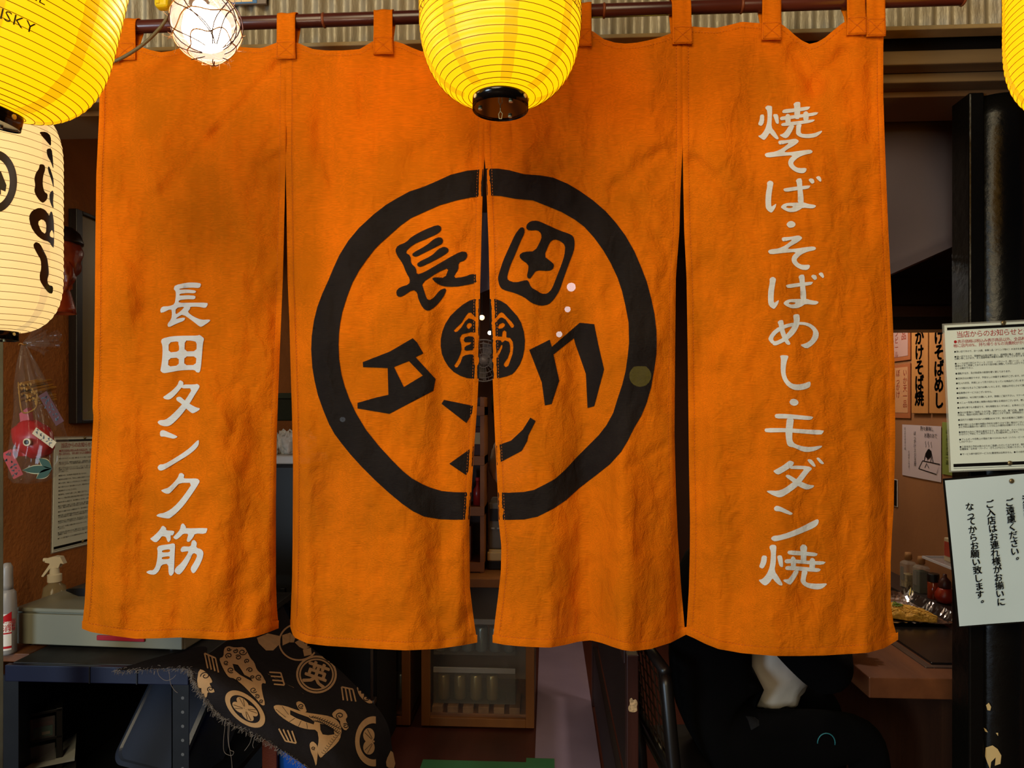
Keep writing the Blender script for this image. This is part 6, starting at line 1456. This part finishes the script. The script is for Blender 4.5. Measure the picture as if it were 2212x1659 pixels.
# ================================================================== middle aisle: mat, tape, bench panel, glass cabinets, shelf, far items
fm = thing('floor_mat', 'smooth grey purple floor sheet running into the shop', 'mat', (0.09, 2.9, 0))
MB().box(-0.055, 0.220, 1.85, 5.1, 0.0005, 0.004, 0.001).build('sheet', mat('grey_purple_vinyl', (150, 130, 148), 0.32, var=0.08, vscale=4, bump=0.05, bscale=10, spec=0.5), fm)
gt = thing('green_tape', 'green adhesive tape stuck across the floor', 'tape', (-0.2, 2.86, 0.004))
for k, (x0, x1, y0, y1) in enumerate(((914, 1168, 1640, 1690), (1137, 1198, 1637, 1659))):
    a_ = atz(x0, y0, .006); b_ = atz(x1, y1, .006); MB().box(a_.x, b_.x, b_.y, a_.y, .0042 + .0006 * k, .0052 + .0006 * k).build('strip', mat('green_tape', (70, 128, 84), 0.4, alpha=0.92), gt)
bp2 = thing('bench_panel', 'dark brown wooden bench end with a torn sticker on its post', 'bench', (0.26, 2.6, 0))
m_bench = wood('bench_wood', (60, 30, 24), (44, 22, 18), 'z', 0.4)
MB().box(0.222, 0.256, 1.95, 1.99, 0, 0.80, .003).build('post', m_bench, bp2)
MB().box(0.222, 0.250, 3.45, 3.49, 0, 0.80, .003).build('post', m_bench, bp2)
MB().box(0.226, 0.246, 1.99, 3.45, 0.42, 0.76, .002).build('side_board', mat('bench_dark', (28, 16, 14), 0.5), bp2)
MB().box(0.226, 0.246, 1.99, 3.45, 0.05, 0.30, .002).build('kick_board', mat('bench_dark', (28, 16, 14), 0.5), bp2)
MB().box(0.218, 0.252, 1.99, 3.49, 0.76, 0.80, .003).build('top_rail', m_bench, bp2)
q = at(1366, 1522, 1.948); stk = MB(); vs, fs = fill([chaikin([(-.010, -.020), (.004, -.022), (.014, -.018), (.012, -.006), (.015, .004), (.010, .016), (.002, .012), (-.002, .020), (-.009, .014), (-.006, .002), (-.012, -.008)])], .006)
stk.add([(q.x + x, q.y, q.z + z) for x, z in vs], fs); stk.build('sticker_remnant', mat('sticker_buff', (190, 160, 120), 0.7, var=0.4, vscale=150), bp2)

m_hon = wood('honey_wood', (146, 92, 44), (118, 72, 34), 'z', 0.5, 8)
def glass_cabinet(x0, x1, y0, lab, cans):
    t = thing('glass_cabinet', lab, 'cabinet', ((x0 + x1) / 2, y0 + .2, 0), 'low wooden glass door cabinets at the back'); H = 0.70
    for x in (x0, x1 - 0.04): MB().box(x, x + 0.04, y0, y0 + 0.03, 0.01, H, .002).build('stile', m_hon, t)
    MB().box(x0 + .04, x1 - .04, y0, y0 + 0.03, 0.01, 0.05, .002).build('bottom_rail', m_hon, t)
    MB().box(x0 + .04, x1 - .04, y0, y0 + 0.03, H - .04, H, .002).build('top_rail', m_hon, t)
    MB().box(x0, x1, y0 + .03, y0 + .46, H - .02, H, .002).build('roof', m_hon, t)
    MB().box(x0, x1, y0 + .03, y0 + .46, 0.01, 0.06, .002).build('base', m_hon, t)
    for x in (x0, x1 - .015): MB().box(x, x + .015, y0 + .03, y0 + .46, .05, H - .02).build('side', mat('cabinet_inner', (150, 128, 104), 0.6), t)
    MB().box(x0, x1, y0 + .45, y0 + .46, .05, H - .02).build('back', mat('cabinet_inner', (150, 128, 104), 0.6), t)
    MB().box(x0 + .04, x1 - .04, y0 + .012, y0 + .016, .05, H - .04).build('pane', mat('cabinet_glass', (150, 150, 150), 0.05, alpha=0.06, spec=0.7), t)
    for k in range(6): 
        xx = x0 + .045 + (x1 - x0 - .09) * k / 6; MB().box(xx, xx + .05, y0 + .03, y0 + .2, .06, .09, .002).build('tray_slat', wood('slat_wood', (160, 118, 74), (120, 82, 48), 'y', 0.6), t)
    for z0, z1 in ((.10, .27), (.33, .50)):
        MB().box(x0 + .05, x1 - .09, y0 + .045, y0 + .050, z0, z1, .001).build('drawer_front', mat('clear_drawer', (190, 176, 150), 0.2, alpha=0.10), t)
        MB().box(x0 + .05, x1 - .09, y0 + .040, y0 + .050, z1 - .025, z1, .002).build('drawer_lip', mat('drawer_lip', (190, 180, 164), 0.4, alpha=0.7), t)
        MB().box(x0 + .05, x1 - .09, y0 + .05, y0 + .35, z0 - .004, z0, .001).build('drawer_floor', mat('clear_drawer', (190, 176, 150), 0.2, alpha=0.10), t)
    return t
yf = 3.18
gc = glass_cabinet(-0.592, -0.063, yf, 'low wooden glass door cabinet with drawers of cans beside the floor mat', 1)
glass_cabinet(-1.16, -0.645, yf, 'low wooden glass door cabinet half hidden by the patterned cloth', 0)
def can(x, y, z, col, lab, grp):
    t = thing('drink_can', lab, 'can', (x, y, z), grp)
    MB().lathe([(.024, 0), (.029, .006), (.029, .108), (.026, .116), (.025, .118)], 22, (x, y, z)).build('shell', mat('can_%d' % col[0], col, 0.3, 0.6), t, smooth=True)
    MB().lathe([(.025, .116), (.023, .1165), (1e-5, .1165)], 22, (x, y, z)).build('lid', mat('can_lid', (180, 180, 176), 0.3, 0.8), t)
ORD = ['leftmost', 'second', 'third', 'fourth', 'fifth', 'sixth']
for k in range(4): can(-.50 + .078 * k, yf + .10, .101, (170, 146, 92), ORD[k] + ' gold can from the left in the lower clear drawer of the cabinet', 'gold cans in the lower drawer')
for k in range(6): can(-.515 + .066 * k, yf + .10, .331, (150, 160, 150), ORD[k] + ' grey can from the left in the upper clear drawer of the cabinet', 'grey cans in the upper drawer')
for k in range(3): can(-1.07 + .13 * k + .1, yf + .10, .101, (150, 132, 100), ORD[k] + ' dull can from the left in the cabinet behind the patterned cloth', 'dull cans in the left cabinet')

wsf = thing('wooden_shelf', 'open wooden shelf standing on the cabinet seen through the middle slit', 'shelf', (-.44, 3.4, .70))
m_shf = wood('shelf_wood', (140, 84, 40), (112, 64, 30), 'x', 0.5, 8)
for x in (-.60, -.328): MB().box(x, x + .022, 3.30, 3.50, .70, 1.55, .002).build('upright', m_shf, wsf)
for z in (.705, .975, 1.22, 1.46): MB().box(-.58, -.306, 3.295, 3.50, z, z + .045, .002).build('shelf_board', m_shf, wsf)
MB().box(-.58, -.33, 3.485, 3.495, .72, 1.55).build('back_board', m_bench, wsf)
random.seed(31)
for k, (z, cc, w_, h_, nm, lab) in enumerate(((.75, (120, 70, 36), .10, .17, 'carton', 'brown carton on the lowest board of the wooden shelf'), (1.02, (40, 34, 32), .05, .15, 'sauce_bottle', 'dark sauce bottle on the second shelf board'), (1.02, (140, 30, 26), .045, .12, 'sauce_bottle', 'red labelled sauce bottle on the second shelf board'), (1.265, (150, 132, 60), .05, .10, 'spice_box', 'yellow spice box on the third shelf board'), (1.265, (60, 24, 20), .05, .14, 'spice_box', 'dark red spice box on the third shelf board'))):
    x = -.345 - (.06 * (k % 2) if nm != 'carton' else .08); t = thing(nm, lab, 'bottle' if 'bottle' in nm else 'box', (x, 3.36, z))
    if 'bottle' in nm:
        MB().lathe([(w_ / 2, 0), (w_ / 2, h_ * .6), (w_ * .2, h_ * .8), (w_ * .2, h_), (1e-5, h_)], 18, (x, 3.36, z)).build('bottle_body', mat('shelf_item_%d' % k, cc, .3), t, smooth=True)
        MB().lathe([(w_ * .24, h_), (w_ * .24, h_ + .015), (1e-5, h_ + .016)], 14, (x, 3.36, z)).build('cap', m_red, t)
    else:
        MB().box(x - w_ / 2, x + w_ / 2, 3.33, 3.40, z, z + h_, .002).build('carton_body', mat('shelf_item_%d' % k, cc, .6), t)
        MB().box(x - w_ * .3, x + w_ * .3, 3.3285, 3.332, z + h_ * .4, z + h_ * .8).build('label', mat('shelf_label', (170, 150, 110), .6), t)
# stacked goods on the cabinet roof to the right of the shelf
def ctn(name, lab, cat, x0, x1, y0, y1, z0, z1, col): 
    t = thing(name, lab, cat, ((x0 + x1) / 2, (y0 + y1) / 2, z0)); return t
t = ctn('black_case', 'black case at the bottom of the stack on the cabinet', 'case', 0, 0, 0, 0, .70, 0, 0); t.location = (-.18, 3.45, .70)
MB().box(-.295, -.07, 3.36, 3.60, .701, .745, .004).build('case', m_ink, t); MB().box(-.21, -.15, 3.352, 3.36, .715, .735, .002).build('latch', m_gsteel, t)
t = ctn('cream_tray', 'cream flat tray on the black case', 'tray', 0, 0, 0, 0, 0, 0, 0); t.location = (-.18, 3.45, .746)
MB().box(-.298, -.068, 3.35, 3.60, .746, .790, .006).box(-.29, -.075, 3.36, 3.59, .788, .80, .002).build('tray', mat('cream_tray', (190, 160, 110), .5), t)
t = ctn('grey_appliance', 'grey appliance with a row of buttons on the cream tray', 'appliance', 0, 0, 0, 0, 0, 0, 0); t.location = (-.18, 3.45, .80)
MB().box(-.294, -.072, 3.37, 3.60, .801, 1.03, .008).build('housing', mat('grey_housing', (96, 88, 78), .45), t)
for k in range(4): MB().box(-.28 + .03 * k, -.262 + .03 * k, 3.364, 3.37, .90, .908, .001).build('button', mat('button_pale', (150, 146, 138), .4), t)
MB().box(-.285, -.15, 3.366, 3.37, .94, 1.0, .001).build('window', m_ink, t)
t = ctn('white_sack', 'plump white cloth sack on the grey appliance', 'sack', 0, 0, 0, 0, 0, 0, 0); t.location = (-.19, 3.48, 1.03)
lump((-.19, 3.48, 1.205), (.105, .10, .150), 5, .2, 32, 24).build('sack', mat('white_cotton', (210, 196, 176), .8, bump=.3, bscale=18), t, smooth=True)
MB().tube([(-.19 + .04 * cos(a), 3.48 + .04 * sin(a), 1.345) for a in [2 * pi * i / 16 for i in range(16)]], .008, 8, closed=True).build('tie', m_ink, t, smooth=True)
t = ctn('green_net_bag', 'green leafy net bag on top of the white sack', 'bag', 0, 0, 0, 0, 0, 0, 0); t.location = (-.19, 3.49, 1.40)
lump((-.19, 3.49, 1.55), (.09, .08, .15), 9, .25, 32, 24).build('net', mat('green_net', (70, 80, 36), .7, var=.5, vscale=50, col2=(28, 30, 16), bump=.5, bscale=60), t, smooth=True)
MB().tube([(-.19, 3.49, 1.69), (-.185, 3.49, 1.72), (-.19, 3.49, 1.75)], .01, 8).build('knot', mat('green_knot', (60, 70, 30), .7), t, smooth=True)
# wall fan at the back
fc2 = at(1046, 780, 4.95); fn = thing('wall_fan', 'grey electric fan on the back wall seen through the middle slit', 'fan', fc2.to_tuple())
m_fan = mat('fan_grey', (120, 112, 110), .4)
for r in (.05, .09, .125, .150): MB().tube([(fc2.x + r * cos(a), fc2.y - .05 + .25 * r * r, fc2.z + r * sin(a)) for a in [2 * pi * i / 36 for i in range(36)]], .003 if r < .15 else .006, 6, closed=True).build('guard_ring', m_fan, fn, smooth=True)
for k in range(24):
    a = 2 * pi * k / 24; MB().tube([(fc2.x + r * cos(a), fc2.y - .05 + .25 * r * r, fc2.z + r * sin(a)) for r in (.02, .08, .15)], .0016, 5).build('guard_wire', m_fan, fn)
for k in range(4):
    Mx = Matrix.Translation((fc2.x, fc2.y, fc2.z)) @ Matrix.Rotation(pi / 2 * k + .3, 4, 'Y')
    MB().grid(lambda u, v: ((.03 + .10 * v), .02 * (u - .5), (u - .5) * (.05 + .06 * v)), 5, 6, M=Mx).build('blade', mat('fan_blade', (110, 104, 104), .35), fn, smooth=True)
MB().lathe([(.03, -.05), (.034, 0), (.05, .06), (.045, .14), (1e-5, .15)], 24, M=Matrix.Translation(fc2) @ Matrix.Rotation(-pi / 2, 4, 'X')).build('motor', m_fan, fn, smooth=True)
MB().box(fc2.x - .02, fc2.x + .02, fc2.y + .1, YB, fc2.z - .10, fc2.z - .02, .004).build('bracket', m_fan, fn)
# tall black cabinet with crumpled plastic bags seen through the left slit
bk = thing('black_cabinet', 'tall black cabinet standing beyond the rack table', 'cabinet', (-1.1, 2.95, 0))
MB().box(-1.56, -.70, 2.78, 3.14, 0.02, 1.262, .004).build('carcass', mat('matt_black', (13, 12, 12), .6), bk)
for x0, x1 in ((-1.555, -1.135), (-1.125, -.705)): 
    d_ = MB().box(x0, x1, 2.765, 2.78, .03, 1.255, .003).build('door', mat('matt_black_door', (15, 14, 14), .5), bk)
    MB().box((x1 - .05) if x1 < -1 else (x0 + .03), (x1 - .03) if x1 < -1 else (x0 + .05), 2.750, 2.765, .62, .76, .003).build('handle', m_steel, d_)
tq = at(615, 975, 2.82)
tb_ = thing('white_tray', 'white shallow tray holding crumpled plastic bags on the black cabinet', 'tray', (tq.x, 2.92, 1.263))
MB().box(tq.x - .12, tq.x + .12, 2.80, 3.02, 1.263, 1.300, .006).build('tray', mat('white_tray', (205, 200, 190), .4), tb_)
for k in range(5):
    x, y = tq.x - .08 + .04 * k, 2.88 + .03 * (k % 2); t = thing('plastic_bag', ORD[k] + ' crumpled white plastic bag from the left in the white tray', 'bag', (x, y, 1.30), 'crumpled bags in the white tray')
    lump((x, y, 1.345), (.030, .042, .05), 20 + k, .4, 26, 20).build('film', mat('milky_film', (222, 220, 210), .3, bump=.5, bscale=40), t, smooth=True)
    MB().tube([(x - .01, y, 1.39), (x, y - .004, 1.405), (x + .012, y, 1.392)], .004, 6).build('handle_knot', mat('milky_film', (222, 220, 210), .3), t, smooth=True)
gr = thing('green_rail', 'dark green rail on the wall above the plastic bags', 'rail', (-1.2, 3.5, 1.45))
MB().box(XL, -.7, 3.5, 3.56, 1.43, 1.56, .006).build('board', mat('dark_green_paint', (36, 48, 42), .4), gr); MB().box(XL, -.7, 3.485, 3.5, 1.545, 1.575, .004).build('lip', mat('green_lip', (60, 74, 66), .35), gr)
pt = thing('grey_conduit', 'thin grey conduit pipe beside the black cabinet', 'pipe', (-.71, 2.73, 0))
q = at(803, 1450, 2.73); MB().tube([(q.x, 2.73, 0), (q.x, 2.73, 2.6)], .006, 10).build('pipe', mat('conduit', (110, 100, 90), .4), pt, smooth=True)
for z in (.3, 1.2): MB().box(q.x - .012, q.x + .012, 2.725, 2.764, z, z + .02, .002).build('clamp', m_gsteel, pt)

# hanging plastic sheet, small lamps deep in the shop
ps = thing('plastic_drape', 'greyish plastic drape hanging in the shop seen through the middle slit', 'sheet', at(1046, 520, 3.9).to_tuple())
MB().grid(lambda u, v: at(985 + 120 * u, 430 + 225 * v - 50 * u * v, 3.9 + .03 * sin(u * 14 + v * 3)), 30, 16).build('film', mat('grey_film', (112, 98, 104), .2, var=.1, vscale=8, bump=.3, bscale=14, spec=.7), ps, smooth=True)
MB().tube([at(975, 430, 3.9), at(1115, 430, 3.9)], .008, 8).build('rod', m_steel, ps)
def pend(px, py, Y, r, col, st, lab):
    q = at(px, py, Y); t = thing('pendant_lamp', lab, 'lamp', q.to_tuple(), 'small pendant lamps inside the shop')
    MB().sphere(q, r, 16, 10).build('bulb', mat('pend_%d' % px, (255, 255, 255), .4, emit=col, estr=st), t, smooth=True)
    MB().lathe([(r * .5, r * .8), (r * .55, r * 1.8), (1e-5, r * 1.9)], 14, q).build('socket', m_ink, t)
    MB().tube([q + Vector((0, 0, r * 1.8)), Vector((q.x, q.y, ZC))], .002, 6).build('cord', m_ink, t)
pend(1234, 620, 3.4, .022, (.80, .92, 1.0), 20, 'upper of three small cool lamps glowing through the black ring panel')
pend(1226, 668, 3.4, .015, (.80, .92, 1.0), 18, 'middle of three small cool lamps glowing through the black ring panel')
pend(1208, 722, 3.4, .015, (.75, .95, 1.0), 18, 'lowest of three small cool lamps glowing through the black ring panel')
pend(740, 906, 3.0, .012, (.85, .92, 1.0), 30, 'tiny cool lamp glowing through the left of the black ring')
pend(1383, 812, 2.9, .046, (1.0, .70, .08), 40, 'yellow lamp glowing through the right of the black ring')
pend(1041, 686, 4.6, .018, (1.0, .55, .28), 2.5, 'tiny warm lamp high in the middle slit')
pend(1058, 719, 4.6, .015, (1.0, .92, .78), 1.5, 'tiny white lamp in the middle slit below the warm one')
